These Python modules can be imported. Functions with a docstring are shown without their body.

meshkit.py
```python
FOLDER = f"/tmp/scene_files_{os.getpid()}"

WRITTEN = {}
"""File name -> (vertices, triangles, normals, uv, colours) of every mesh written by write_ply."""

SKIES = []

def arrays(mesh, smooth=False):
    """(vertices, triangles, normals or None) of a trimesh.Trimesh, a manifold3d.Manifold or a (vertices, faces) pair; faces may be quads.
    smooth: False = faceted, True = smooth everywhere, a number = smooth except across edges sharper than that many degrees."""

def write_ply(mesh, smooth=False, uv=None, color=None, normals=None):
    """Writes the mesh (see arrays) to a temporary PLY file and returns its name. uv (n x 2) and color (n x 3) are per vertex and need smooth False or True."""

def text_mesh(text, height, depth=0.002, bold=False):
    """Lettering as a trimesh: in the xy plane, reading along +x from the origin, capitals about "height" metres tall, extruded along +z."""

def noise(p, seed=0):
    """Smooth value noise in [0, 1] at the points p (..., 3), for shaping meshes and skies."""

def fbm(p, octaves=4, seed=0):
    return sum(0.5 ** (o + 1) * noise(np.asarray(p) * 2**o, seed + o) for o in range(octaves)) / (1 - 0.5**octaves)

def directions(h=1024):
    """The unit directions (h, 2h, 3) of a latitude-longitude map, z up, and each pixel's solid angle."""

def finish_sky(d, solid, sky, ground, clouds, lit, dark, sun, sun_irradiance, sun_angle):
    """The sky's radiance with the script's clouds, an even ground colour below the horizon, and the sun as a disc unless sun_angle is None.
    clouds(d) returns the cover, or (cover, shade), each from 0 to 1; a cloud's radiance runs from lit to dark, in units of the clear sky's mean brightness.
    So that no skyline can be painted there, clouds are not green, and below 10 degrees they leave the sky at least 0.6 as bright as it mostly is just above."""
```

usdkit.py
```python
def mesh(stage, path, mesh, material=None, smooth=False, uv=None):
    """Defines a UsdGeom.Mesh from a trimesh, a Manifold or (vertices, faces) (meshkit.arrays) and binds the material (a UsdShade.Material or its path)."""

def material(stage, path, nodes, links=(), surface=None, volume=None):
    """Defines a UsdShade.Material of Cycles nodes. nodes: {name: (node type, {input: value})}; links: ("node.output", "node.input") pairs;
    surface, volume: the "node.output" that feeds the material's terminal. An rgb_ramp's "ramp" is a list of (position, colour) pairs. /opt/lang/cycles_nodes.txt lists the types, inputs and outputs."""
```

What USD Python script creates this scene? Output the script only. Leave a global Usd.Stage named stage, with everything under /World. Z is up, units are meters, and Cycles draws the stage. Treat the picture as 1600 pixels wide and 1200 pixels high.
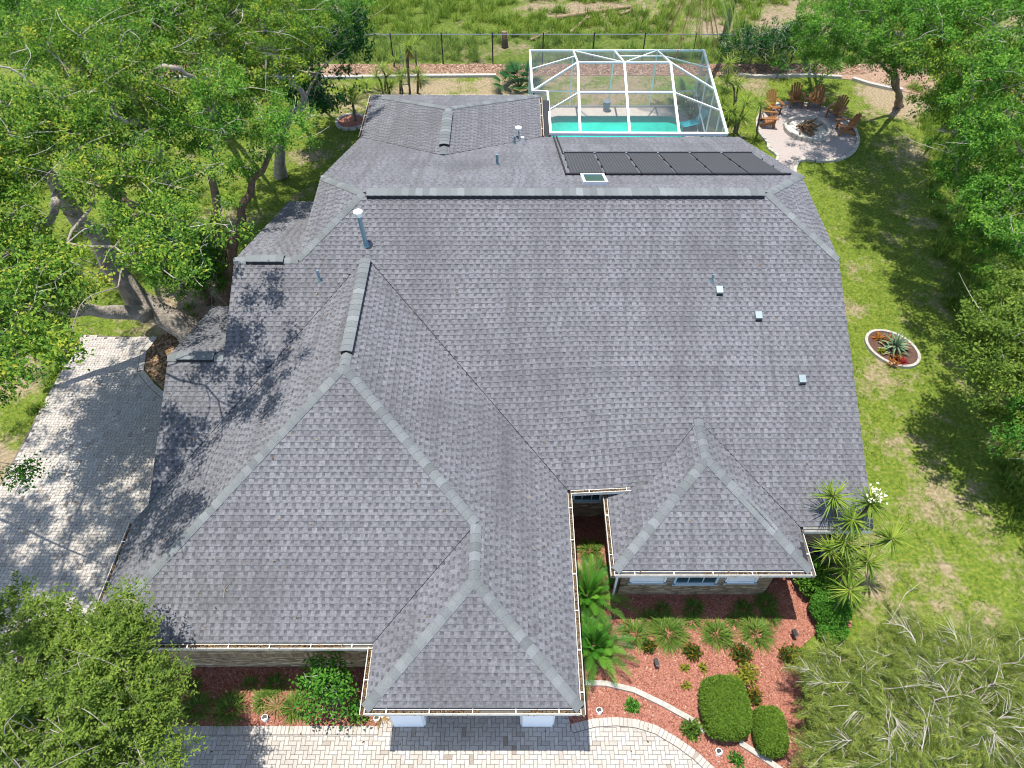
import math
import numpy as np
import usdkit, meshkit
from shapely.geometry import Polygon, box as sbox, LineString, Point
from shapely.prepared import prep
from shapely import contains_xy
from pxr import Usd, UsdGeom, UsdLux, UsdShade, Sdf, Gf, Vt

# ------------------------------------------------------------------ camera, sky, sun, exposure
stage = Usd.Stage.CreateInMemory()
UsdGeom.SetStageUpAxis(stage, UsdGeom.Tokens.z)
UsdGeom.SetStageMetersPerUnit(stage, 1.0)
UsdGeom.Xform.Define(stage, '/World')
CAM_H, TILT, FPX = 19.0, 0.8535, 1120.0          # drone height, tilt below the horizon, focal length for a picture 1600 wide
cam = UsdGeom.Camera.Define(stage, '/World/Camera')
cam.CreateHorizontalApertureAttr(36.0)
cam.CreateVerticalApertureAttr(27.0)
cam.CreateFocalLengthAttr(36.0 * FPX / 1600.0)
cam.CreateClippingRangeAttr(Gf.Vec2f(0.1, 2000))
cam.AddTranslateOp().Set(Gf.Vec3d(0, 0, CAM_H))
cam.AddRotateXOp().Set(90.0 - math.degrees(TILT))
cam.CreateExposureAttr(0.9)
SUN = np.array([-0.115, 0.01, 1.0]); SUN = SUN / np.linalg.norm(SUN)
SUN_INT, SKY_STR = 0.95, 0.125
sun = UsdLux.DistantLight.Define(stage, '/World/Sun')
sun.CreateIntensityAttr(SUN_INT); sun.CreateAngleAttr(0.53); sun.CreateNormalizeAttr(True)
sun.CreateColorAttr(Gf.Vec3f(1.0, 0.955, 0.87))
_q = Gf.Rotation(Gf.Vec3d(0, 0, 1), Gf.Vec3d(*map(float, SUN))).GetQuat()
sun.AddOrientOp(UsdGeom.XformOp.PrecisionDouble).Set(Gf.Quatd(_q.GetReal(), _q.GetImaginary()))
usdkit.material(stage, '/World/Looks/sky_look', {
    'sky': ('sky_texture', {'sky_type': 'single_scattering', 'sun_disc': False, 'sun_elevation': math.asin(SUN[2]),
                            'sun_rotation': math.atan2(SUN[0], SUN[1]), 'altitude': 20.0, 'aerosol_density': 1.0}),
    'bg': ('background_shader', {'strength': SKY_STR})}, [('sky.color', 'bg.color')], surface='bg.background')
dome = UsdLux.DomeLight.Define(stage, '/World/sky')
UsdShade.MaterialBindingAPI.Apply(dome.GetPrim()).Bind(UsdShade.Material.Get(stage, '/World/Looks/sky_look'))
dome.GetPrim().SetCustomDataByKey('kind', 'structure')

RS = np.random.RandomState
CT, ST = math.cos(TILT), math.sin(TILT)
def at(u, v, z=0.0):
    """A point of the photograph, measured in its pixels, as the spot of the place at height z."""
    a = (600 - v) / FPX; d = (CAM_H - z) / (ST - a * CT)
    return np.array([(u - 800) / FPX * d, d * (CT + a * ST), z])

# ------------------------------------------------------------------ prims
used = {}
def numbered(parent, name):
    k = (parent, name); used[k] = used.get(k, -1) + 1
    return f'{parent}/{name}' + (f'_{used[k]:03d}' if used[k] else '')
def tag(prim, label=None, cat=None, group=None, kind=None):
    for k, v in (('label', label), ('category', cat), ('group', group), ('kind', kind)):
        if v: prim.SetCustomDataByKey(k, v)
    return prim
def pth(p):
    return '/World' if p is None else str(p.GetPath())
def obj(name, mesh, mat, parent=None, label=None, cat=None, group=None, kind=None, smooth=False):
    """One Mesh prim under parent (or /World); mesh = (v, f) or (v, f, tone) or an MB."""
    if isinstance(mesh, MB): mesh = mesh.get()
    v, f = np.asarray(mesh[0], np.float32), np.asarray(mesh[1], np.int32)
    path = numbered(pth(parent), name)
    m = UsdGeom.Mesh.Define(stage, path)
    m.CreatePointsAttr(Vt.Vec3fArray.FromNumpy(np.ascontiguousarray(v)))
    m.CreateFaceVertexCountsAttr(Vt.IntArray.FromNumpy(np.full(len(f), f.shape[1], np.int32)))
    m.CreateFaceVertexIndicesAttr(Vt.IntArray.FromNumpy(np.ascontiguousarray(f.ravel())))
    m.CreateSubdivisionSchemeAttr('none')
    if smooth:
        tri = f if f.shape[1] == 3 else np.vstack([f[:, [0, 1, 2]], f[:, [0, 2, 3]]])
        n = np.zeros_like(v); c = np.cross(v[tri[:, 1]] - v[tri[:, 0]], v[tri[:, 2]] - v[tri[:, 0]])
        for k in range(3): np.add.at(n, tri[:, k], c)
        n /= np.maximum(np.linalg.norm(n, axis=1, keepdims=True), 1e-12)
        m.CreateNormalsAttr(Vt.Vec3fArray.FromNumpy(n.astype(np.float32))); m.SetNormalsInterpolation('vertex')
    if len(mesh) > 2 and mesh[2] is not None:
        UsdGeom.PrimvarsAPI(m).CreatePrimvar('tone', Sdf.ValueTypeNames.FloatArray, 'vertex').Set(Vt.FloatArray.FromNumpy(np.asarray(mesh[2], np.float32)))
    UsdShade.MaterialBindingAPI.Apply(m.GetPrim()).Bind(mat)
    return tag(m.GetPrim(), label, cat, group, kind)
def thing(name, loc=(0, 0, 0), rotz=0.0, label=None, cat=None, group=None, parent=None, scale=None):
    x = UsdGeom.Xform.Define(stage, numbered(pth(parent), name))
    x.AddTranslateOp().Set(Gf.Vec3d(*map(float, loc)))
    if rotz: x.AddRotateZOp().Set(math.degrees(rotz))
    if scale: x.AddScaleOp().Set(Gf.Vec3f(scale, scale, scale))
    return tag(x.GetPrim(), label, cat, group)
def copy_of(src, loc, rotz, label, cat, group=None, scale=None):
    r = thing(src.GetName(), loc, rotz, label, cat, group, scale=scale)
    r.GetReferences().AddInternalReference(src.GetPath()); r.SetInstanceable(True)
    return r
def instancer(name, protos, pos, rot, scl, idx, label, cat, rng):
    """Thousands of alike small pieces as one object of kind stuff. protos = [(mesh, material)]."""
    path = numbered('/World', name)
    pi = UsdGeom.PointInstancer.Define(stage, path)
    rel = pi.CreatePrototypesRel()
    for k, (m, mat) in enumerate(protos):
        p = obj('piece', m, mat, pi.GetPrim()); rel.AddTarget(p.GetPath())
    pi.CreatePositionsAttr(Vt.Vec3fArray.FromNumpy(np.asarray(pos, np.float32)))
    h = np.asarray(rot) / 2
    q = [Gf.Quath(float(math.cos(a)), 0.0, 0.0, float(math.sin(a))) for a in h]
    pi.CreateOrientationsAttr(Vt.QuathArray(q))
    s = np.asarray(scl, np.float32); s = np.repeat(s[:, None], 3, 1) if s.ndim == 1 else s
    pi.CreateScalesAttr(Vt.Vec3fArray.FromNumpy(np.ascontiguousarray(s)))
    pi.CreateProtoIndicesAttr(Vt.IntArray.FromNumpy(np.asarray(idx, np.int32)))
    return tag(pi.GetPrim(), label, cat, None, 'stuff')

# ------------------------------------------------------------------ mesh helpers
class MB:
    def __init__(s): s.v, s.f, s.t, s.n = [], [], [], 0
    def add(s, v, f, t=0.5):
        v = np.asarray(v, float); f = np.asarray(f, int)
        if f.shape[1] == 4: f = np.vstack([f[:, [0, 1, 2]], f[:, [0, 2, 3]]])
        s.v.append(v); s.f.append(f + s.n); s.t.append(np.broadcast_to(np.asarray(t, float), (len(v),))); s.n += len(v); return s
    def m(s, mesh, t=0.5): return s.add(mesh[0], mesh[1], mesh[2] if len(mesh) > 2 else t)
    def get(s): return np.vstack(s.v), np.vstack(s.f), np.concatenate(s.t)
BF = np.array([[0, 3, 2, 1], [4, 5, 6, 7], [0, 1, 5, 4], [1, 2, 6, 5], [2, 3, 7, 6], [3, 0, 4, 7]])
def hexa(b, t):
    """A box from four bottom and four top corners."""
    return np.vstack([b, t]), BF
def box(x0, y0, z0, x1, y1, z1):
    q = np.array([[x0, y0], [x1, y0], [x1, y1], [x0, y1]], float)
    return hexa(np.c_[q, np.full(4, z0)], np.c_[q, np.full(4, z1)])
def unit(a): a = np.asarray(a, float); return a / max(np.linalg.norm(a), 1e-12)
def beam(p, q, w, h, up=(0, 0, 1)):
    p, q = np.asarray(p, float), np.asarray(q, float); d = unit(q - p); up = np.asarray(up, float)
    if abs(d @ up) > 0.95: up = np.array([1.0, 0, 0])
    r = unit(np.cross(d, up)); u = np.cross(r, d)
    c = [(-w / 2) * r - h / 2 * u, (w / 2) * r - h / 2 * u, (w / 2) * r + h / 2 * u, (-w / 2) * r + h / 2 * u]
    return np.array([p + k for k in c] + [q + k for k in c]), BF
def tube(pts, radii, sides=6, cap=True):
    p = np.asarray(pts, float); n = len(p); t = np.gradient(p, axis=0); t /= np.linalg.norm(t, axis=1, keepdims=True) + 1e-12
    a = np.cross(t, np.where(np.abs(t[:, 2:]) < 0.9, [0, 0, 1.0], [1.0, 0, 0])); a /= np.linalg.norm(a, axis=1, keepdims=True) + 1e-12
    for i in range(1, n):
        w = a[i - 1] - t[i] * (a[i - 1] @ t[i]); a[i] = w / (np.linalg.norm(w) + 1e-12)
    b = np.cross(t, a); ang = np.arange(sides) * 2 * np.pi / sides
    r = np.broadcast_to(radii, (n,))
    v = (p[:, None] + r[:, None, None] * (np.cos(ang)[None, :, None] * a[:, None] + np.sin(ang)[None, :, None] * b[:, None])).reshape(-1, 3)
    i, j = np.meshgrid(np.arange(n - 1), np.arange(sides), indexing='ij')
    f = np.stack([i * sides + j, i * sides + (j + 1) % sides, (i + 1) * sides + (j + 1) % sides, (i + 1) * sides + j], -1).reshape(-1, 4)
    f = np.vstack([f[:, [0, 1, 2]], f[:, [0, 2, 3]]])
    if cap:
        e = np.array([[0, k + 1, k] for k in range(1, sides - 1)]); f = np.vstack([f, e, e[:, ::-1] + (n - 1) * sides])
    return v, f
def spline(pts, n):
    p = np.asarray(pts, float); m = len(p)
    if m < 3: return p[0] + (p[-1] - p[0]) * np.linspace(0, 1, n)[:, None]
    q = np.vstack([2 * p[0] - p[1], p, 2 * p[-1] - p[-2]]); out = []
    for s in np.linspace(0, m - 1 - 1e-9, n):
        i = int(s); x = s - i; a, b, c, d = q[i:i + 4]
        out.append(0.5 * (2 * b + (c - a) * x + (2 * a - 5 * b + 4 * c - d) * x * x + (3 * b - a - 3 * c + d) * x ** 3))
    return np.array(out)
def sphere(c, r, sub=2, noise=0.0, nf=2.0, seed=0):
    import trimesh
    m = trimesh.creation.icosphere(sub); v = np.array(m.vertices); f = np.array(m.faces)
    if noise: v = v * (1 + noise * 2 * (meshkit.fbm(v * nf + seed * 7.3, 3) - 0.5))[:, None]
    return v * np.asarray(r) + np.asarray(c), f
def cyl(c, r, h, sides=16, r2=None):
    return tube([c, np.asarray(c) + [0, 0, h]], [r, r if r2 is None else r2], sides)
def prism(poly, z0, z1):
    """A plan polygon (shapely, may have holes) as a solid slab."""
    import trimesh
    m = trimesh.creation.extrude_polygon(poly, z1 - z0); v = np.array(m.vertices); v[:, 2] += z0
    return v, np.array(m.faces)
def kerb_strip(line, w, z0, z1, rng=None, cut=None):
    """A low kerb along a plan polyline."""
    return prism(LineString(line).buffer(w / 2, cap_style=2, join_style=1, resolution=4), z0, z1)
def leaves(c, L, W, rng, tone, up=0.35, axis=None, fold=0.25, spread=1.0):
    """Folded diamond leaves, two triangles each. c (n,3) the leaf bases."""
    n = len(c); a = rng.normal(size=(n, 3))
    if axis is not None: a = a * spread + axis
    a[:, 2] += rng.uniform(-.2, .3, n); a /= np.linalg.norm(a, axis=1, keepdims=True) + 1e-9
    m = rng.normal(size=(n, 3)) * (1 - up) + np.array([0, 0, 1.6 * up])
    s = np.cross(a, m); s /= np.linalg.norm(s, axis=1, keepdims=True) + 1e-9
    nn = np.cross(s, a)
    L = (np.broadcast_to(L, (n,)) * rng.uniform(.7, 1.25, n))[:, None]; W = (np.broadcast_to(W, (n,)) * rng.uniform(.75, 1.2, n))[:, None]
    mid = c + a * L * .45
    v = np.stack([c, mid + s * W / 2 + nn * W * fold, c + a * L, mid - s * W / 2 + nn * W * fold], 1).reshape(-1, 3)
    i = np.arange(n)[:, None] * 4
    f = np.vstack([i + [0, 2, 1], i + [0, 3, 2]])
    return v, f, np.repeat(np.broadcast_to(tone, (n,)), 4)
def blades(base, az, el, L, W, droop, seg=3, tone=0.5, taper=1.0, tipt=None):
    """Sword or grass blades: arcs from base, direction azimuth az, elevation el."""
    n = len(base); s = np.linspace(0, 1, seg + 1); b = lambda x: np.broadcast_to(np.asarray(x, float), (n,))
    az, el, L, W, droop = map(b, (az, el, L, W, droop))
    h = np.stack([np.cos(az), np.sin(az), 0 * az], 1); side = np.stack([-np.sin(az), np.cos(az), 0 * az], 1)
    hor = (L * np.cos(el))[:, None] * s; ver = (L * np.sin(el))[:, None] * s - (droop * L)[:, None] * s ** 2
    p = np.asarray(base)[:, None] + h[:, None] * hor[..., None]; p[..., 2] += ver
    w = (W[:, None] * np.clip(1 - s ** (1.5 * taper), .04, 1) * np.clip(.55 + s * 1.5, 0, 1) / 2)[..., None] * side[:, None]
    v = np.stack([p - w, p + w], 2).reshape(-1, 3)
    k = (np.arange(n)[:, None, None] * (seg + 1) * 2 + np.arange(seg)[None, :, None] * 2 + np.array([0, 1, 3, 2])).reshape(-1, 4)
    t0 = b(tone)[:, None, None]; t = np.broadcast_to(t0, (n, seg + 1, 2)).copy()
    if tipt is not None: t = t + (tipt * s)[None, :, None]
    return v, np.vstack([k[:, [0, 1, 2]], k[:, [0, 2, 3]]]), np.clip(t, 0, 1).reshape(-1)
def frond(base, az, el, L, droop, rng, pairs=28, ll=.16, lw=.014, tone=.5, hang=0.0, vee=.35, bare=.12):
    """A feather palm leaf: a rachis and two rows of leaflets."""
    s = np.linspace(0, 1, 9); h = np.array([math.cos(az), math.sin(az), 0])
    p = np.asarray(base) + h * (L * math.cos(el) * s)[:, None]; p[:, 2] += L * math.sin(el) * s - droop * L * s ** 2
    mb = MB().m(tube(p, np.linspace(.012, .003, 9) * (L / 1.0) ** .5, 4), tone * .8)
    q = np.linspace(bare, 1, pairs); P = np.stack([np.interp(q, s, p[:, k]) for k in range(3)], 1)
    ln = ll * np.sin(np.pi * np.clip(.12 + q * .86, 0, 1)) ** .6
    slope = el - np.arctan(2 * droop * q)
    for sg in (-1, 1):
        mb.m(blades(P, az + sg * (1.15 - .55 * q) + rng.normal(0, .05, pairs), slope * .5 + vee + rng.normal(0, .06, pairs), ln, lw, .12 + hang, 2, np.clip(tone + rng.normal(0, .07, pairs), 0, 1)))
    return mb.get()

# ------------------------------------------------------------------ materials
def ramp_mat(name, ramp, rough=.7, spec=.3, nscale=None, namp=.25, translucent=0.0, bump=None, objrand=0.0, rand=0.0, big=None, metallic=0.0, streak=False):
    """Base colour = ramp of the mesh's tone (+ a random share per piece and per object), times noise grain."""
    n = {'a': ('attribute', {'attribute': 'tone'}), 'p': ('principled_bsdf', {'roughness': rough, 'specular_ior_level': spec, 'metallic': metallic}),
         'r': ('rgb_ramp', {'ramp': ramp})}
    L = []; last = 'a.fac'
    if rand or objrand:
        n['g'] = ('geometry', {}); n['o'] = ('object_info', {})
        n['m1'] = ('math', {'math_type': 'multiply_add', 'value2': rand, 'value3': -rand / 2}); n['m2'] = ('math', {'math_type': 'multiply_add', 'value2': objrand, 'value3': -objrand / 2})
        n['s1'] = ('math', {'math_type': 'add'}); n['s2'] = ('math', {'math_type': 'add'})
        L += [('g.random_per_island', 'm1.value1'), ('o.random', 'm2.value1'), (last, 's1.value1'), ('m1.value', 's1.value2'), ('s1.value', 's2.value1'), ('m2.value', 's2.value2')]; last = 's2.value'
    L.append((last, 'r.fac')); col = 'r.color'
    if nscale or bump or big:
        n['pos'] = ('geometry', {})
    if big:      # wide soft stains: (scale, amount, colour)
        n['nb'] = ('noise_texture', {'scale': big[0], 'detail': 4.0, 'roughness': .6}); n['mb'] = ('mix', {'mix_type': 'mix', 'color2': big[2]})
        n['rb'] = ('map_range', {'from_min': .45, 'from_max': .75, 'to_min': 0.0, 'to_max': big[1], 'clamp': True})
        L += [('pos.position', 'nb.vector'), ('nb.fac', 'rb.value'), ('rb.result', 'mb.fac'), (col, 'mb.color1')]; col = 'mb.color'
    if streak:   # long weathering runs down the slope
        n['mp'] = ('mapping', {'scale': (2.6, .16, .3)}); n['ns'] = ('noise_texture', {'scale': 1.0, 'detail': 5.0, 'roughness': .65}); n['rs'] = ('map_range', {'from_min': .48, 'from_max': .7, 'to_min': 0.0, 'to_max': .55, 'clamp': True}); n['ms'] = ('mix', {'color2': (.085, .085, .09)})
        L += [('pos.position', 'mp.vector'), ('mp.vector', 'ns.vector'), ('ns.fac', 'rs.value'), ('rs.result', 'ms.fac'), (col, 'ms.color1')]; col = 'ms.color'
    if nscale:
        n['n'] = ('noise_texture', {'scale': nscale, 'detail': 3.0}); n['mr'] = ('map_range', {'from_min': .25, 'from_max': .75, 'to_min': 1 - namp, 'to_max': 1 + namp})
        n['mul'] = ('vector_math', {'math_type': 'scale'})
        L += [('pos.position', 'n.vector'), ('n.fac', 'mr.value'), (col, 'mul.vector1'), ('mr.result', 'mul.scale')]; col = 'mul.vector'
    L.append((col, 'p.base_color'))
    if bump:
        n['nz'] = ('noise_texture', {'scale': bump[0], 'detail': 3.0}); n['b'] = ('bump', {'strength': bump[1], 'distance': bump[2]})
        L += [('pos.position', 'nz.vector'), ('nz.fac', 'b.height'), ('b.normal', 'p.normal')]
    out = 'p.BSDF'
    if translucent:
        n['t'] = ('translucent_bsdf', {}); n['mx'] = ('mix_closure', {'fac': translucent})
        L += [(col, 't.color'), ('p.BSDF', 'mx.closure1'), ('t.BSDF', 'mx.closure2')]; out = 'mx.closure'
    return usdkit.material(stage, f'/World/Looks/{name}', n, L, surface=out)
def plain(name, c, rough=.6, spec=.4, metallic=0.0, nscale=3.0, namp=.08, bump=None, big=None):
    return ramp_mat(name, [(0, c), (1, c)], rough, spec, nscale, namp, 0.0, bump, 0, 0, big, metallic)

M = {}
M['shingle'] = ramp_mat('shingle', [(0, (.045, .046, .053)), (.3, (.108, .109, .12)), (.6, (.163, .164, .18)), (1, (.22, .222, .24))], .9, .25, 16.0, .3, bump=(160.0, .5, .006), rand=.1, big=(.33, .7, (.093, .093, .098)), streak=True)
M['cap'] = ramp_mat('ridge_cap_shingle', [(0, (.125, .136, .14)), (1, (.21, .226, .231))], .9, .25, 40.0, .2, rand=.25, objrand=.3, bump=(160.0, .4, .006))
M['deck'] = plain('roof_felt', (.03, .03, .035), .95)
M['vent_dark'] = plain('dark_vent_edge', (.012, .012, .014), .8)
M['white'] = plain('white_aluminium', (.74, .74, .71), .4, .5, 0, 5.0, .06)
M['white_dirty'] = plain('weathered_white_gutter', (.5, .48, .42), .5, .4, 0, 9.0, .2)
M['gutter_in'] = plain('gutter_inside', (.12, .1, .08), .8, .2, 0, 12.0, .3)
M['stucco'] = plain('white_stucco', (.72, .74, .76), .85, .2, 0, 30.0, .05, (120.0, .4, .01))
M['brick'] = ramp_mat('tan_brick', [(0, (.17, .115, .065)), (.35, (.31, .225, .13)), (.7, (.42, .32, .2)), (1, (.56, .48, .38))], .9, .2, 25.0, .2, rand=.4, objrand=.5, bump=(90.0, .5, .01))
M['mortar'] = plain('mortar', (.28, .25, .2), .95, .1, 0, 30.0, .15)
M['pane'] = usdkit.material(stage, '/World/Looks/window_glass', {'p': ('principled_bsdf', {'base_color': (.012, .03, .035), 'roughness': .04, 'specular_ior_level': .5})}, [], surface='p.BSDF')
M['skylight'] = usdkit.material(stage, '/World/Looks/skylight_glass', {'p': ('principled_bsdf', {'base_color': (.02, .065, .06), 'roughness': .25, 'specular_ior_level': .6})}, [], surface='p.BSDF')
M['blue_frame'] = plain('pale_blue_grey_paint', (.42, .52, .55), .5)
M['paver'] = ramp_mat('concrete_paver', [(0, (.27, .225, .185)), (.3, (.37, .335, .295)), (.65, (.44, .41, .37)), (1, (.51, .485, .445))], .9, .2, 30.0, .12, rand=.2, objrand=.25, big=(.45, .55, (.33, .295, .255)))
M['joint'] = plain('paver_joint_sand', (.16, .14, .12), .95, .1)
M['kerb'] = plain('pale_concrete_edging', (.38, .36, .32), .9, .2, 0, 8.0, .25, (60.0, .4, .01))
M['steel'] = plain('galvanised_steel', (.3, .36, .38), .35, .5, .7)
M['lead'] = plain('blue_grey_flashing', (.17, .26, .3), .45, .5, .3)
M['black'] = plain('black_plastic', (.016, .016, .018), .5, .4)
M['solar'] = ramp_mat('black_solar_mat', [(0, (.034, .034, .037)), (1, (.085, .085, .09))], .6, .35, 30.0, .2)
M['bark'] = ramp_mat('grey_oak_bark', [(0, (.11, .085, .065)), (.5, (.27, .23, .19)), (.8, (.4, .365, .32)), (1, (.52, .48, .42))], .95, .1, 5.0, .35, bump=(14.0, .9, .05), big=(1.2, .4, (.36, .35, .32)))
M['bark_brown'] = ramp_mat('brown_bark', [(0, (.1, .065, .045)), (1, (.3, .215, .16))], .95, .1, 6.0, .35, bump=(18.0, .9, .04))
M['twig'] = ramp_mat('pale_twig', [(0, (.26, .22, .18)), (1, (.5, .46, .4))], .9, .15, 9.0, .2)
LF = lambda name, ramp, **k: ramp_mat(name, ramp, k.pop('rough', .5), k.pop('spec', .16), translucent=k.pop('tr', .4), **k)
M['oak'] = LF('oak_leaf', [(0, (.026, .08, .014)), (.32, (.085, .205, .026)), (.58, (.19, .33, .036)), (.8, (.37, .44, .046)), (1, (.5, .42, .06))])
M['dark_leaf'] = LF('dark_broad_leaf', [(0, (.012, .045, .014)), (.6, (.03, .13, .03)), (1, (.07, .22, .04))])
M['mid_leaf'] = LF('mid_green_leaf', [(0, (.026, .09, .014)), (.42, (.088, .245, .028)), (.75, (.2, .4, .046)), (1, (.38, .5, .06))])
M['bright_leaf'] = LF('bright_green_leaf', [(0, (.03, .09, .014)), (.5, (.08, .25, .028)), (1, (.2, .42, .06))])
M['lime_leaf'] = LF('fine_lime_leaf', [(0, (.055, .105, .016)), (.5, (.15, .24, .034)), (1, (.31, .4, .065))])
M['olive_leaf'] = LF('olive_needle', [(0, (.05, .085, .016)), (.5, (.165, .225, .036)), (1, (.34, .4, .075))], rough=.6)
M['sago'] = LF('sago_leaf', [(0, (.018, .06, .01)), (.5, (.06, .21, .022)), (1, (.2, .42, .05))], rough=.35)
M['yucca'] = LF('yucca_leaf', [(0, (.05, .11, .02)), (.5, (.16, .27, .035)), (1, (.45, .5, .08))], rough=.4)
M['liriope'] = LF('grass_blade', [(0, (.03, .075, .014)), (.5, (.105, .21, .03)), (1, (.28, .38, .07))], rough=.5)
M['dry'] = LF('dry_leaf', [(0, (.22, .12, .05)), (.5, (.42, .28, .13)), (1, (.6, .48, .28))], rough=.7)
M['croton'] = LF('croton_leaf', [(0, (.02, .05, .012)), (.5, (.05, .11, .02)), (.8, (.3, .2, .02)), (1, (.38, .08, .02))])
M['yellow_leaf'] = LF('yellow_green_leaf', [(0, (.12, .17, .02)), (1, (.42, .42, .05))])
M['orange_leaf'] = LF('orange_bromeliad', [(0, (.2, .06, .015)), (.6, (.45, .17, .03)), (1, (.5, .3, .08))])
M['red_leaf'] = LF('red_bromeliad', [(0, (.16, .015, .02)), (1, (.5, .06, .07))])
M['agave'] = LF('blue_green_agave', [(0, (.05, .11, .07)), (.6, (.14, .23, .14)), (1, (.4, .42, .2))], tr=.1)
M['topiary'] = LF('clipped_leaf', [(0, (.05, .11, .012)), (.5, (.12, .22, .024)), (1, (.22, .34, .045))])
M['weed'] = LF('weed_blade', [(0, (.05, .12, .016)), (.5, (.15, .25, .028)), (1, (.32, .4, .06))], rough=.5)
M['flower'] = plain('cream_flower', (.75, .7, .52), .7)
M['wood'] = ramp_mat('orange_teak', [(0, (.24, .1, .03)), (.5, (.34, .165, .055)), (1, (.44, .235, .085))], .5, .35, 14.0, .25, rand=.4)
M['driftwood'] = ramp_mat('split_firewood', [(0, (.2, .13, .07)), (.5, (.36, .26, .16)), (1, (.5, .42, .3))], .9, .15, 22.0, .35, rand=.5, objrand=.6)
M['log'] = ramp_mat('pale_dead_log', [(0, (.28, .2, .13)), (1, (.5, .42, .32))], .9, .1, 4.0, .4)
M['litter'] = ramp_mat('dry_leaf_litter', [(0, (.1, .06, .03)), (.5, (.3, .2, .1)), (1, (.45, .34, .2))], .9, .1, None, 0, rand=.6)
M['chip_red'] = ramp_mat('red_mulch_chip', [(0, (.2, .075, .05)), (.5, (.36, .155, .11)), (.85, (.44, .23, .17)), (1, (.52, .37, .28))], .9, .15, None, 0, rand=.5, objrand=.9)
M['chip_tan'] = ramp_mat('tan_mulch_chip', [(0, (.2, .12, .075)), (.5, (.36, .235, .165)), (1, (.52, .4, .3))], .9, .15, None, 0, rand=.5, objrand=.9)
M['black_metal'] = plain('black_metal', (.02, .02, .022), .5, .4)
M['cyan'] = plain('turquoise_fabric', (.02, .42, .46), .7)
M['grey_plastic'] = plain('grey_plastic', (.16, .19, .22), .5)
M['blue_plastic'] = plain('blue_plastic', (.04, .1, .2), .45)
M['plaster'] = plain('pool_plaster', (.2, .8, .72), .8, .2, 0, .9, .3)
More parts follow.
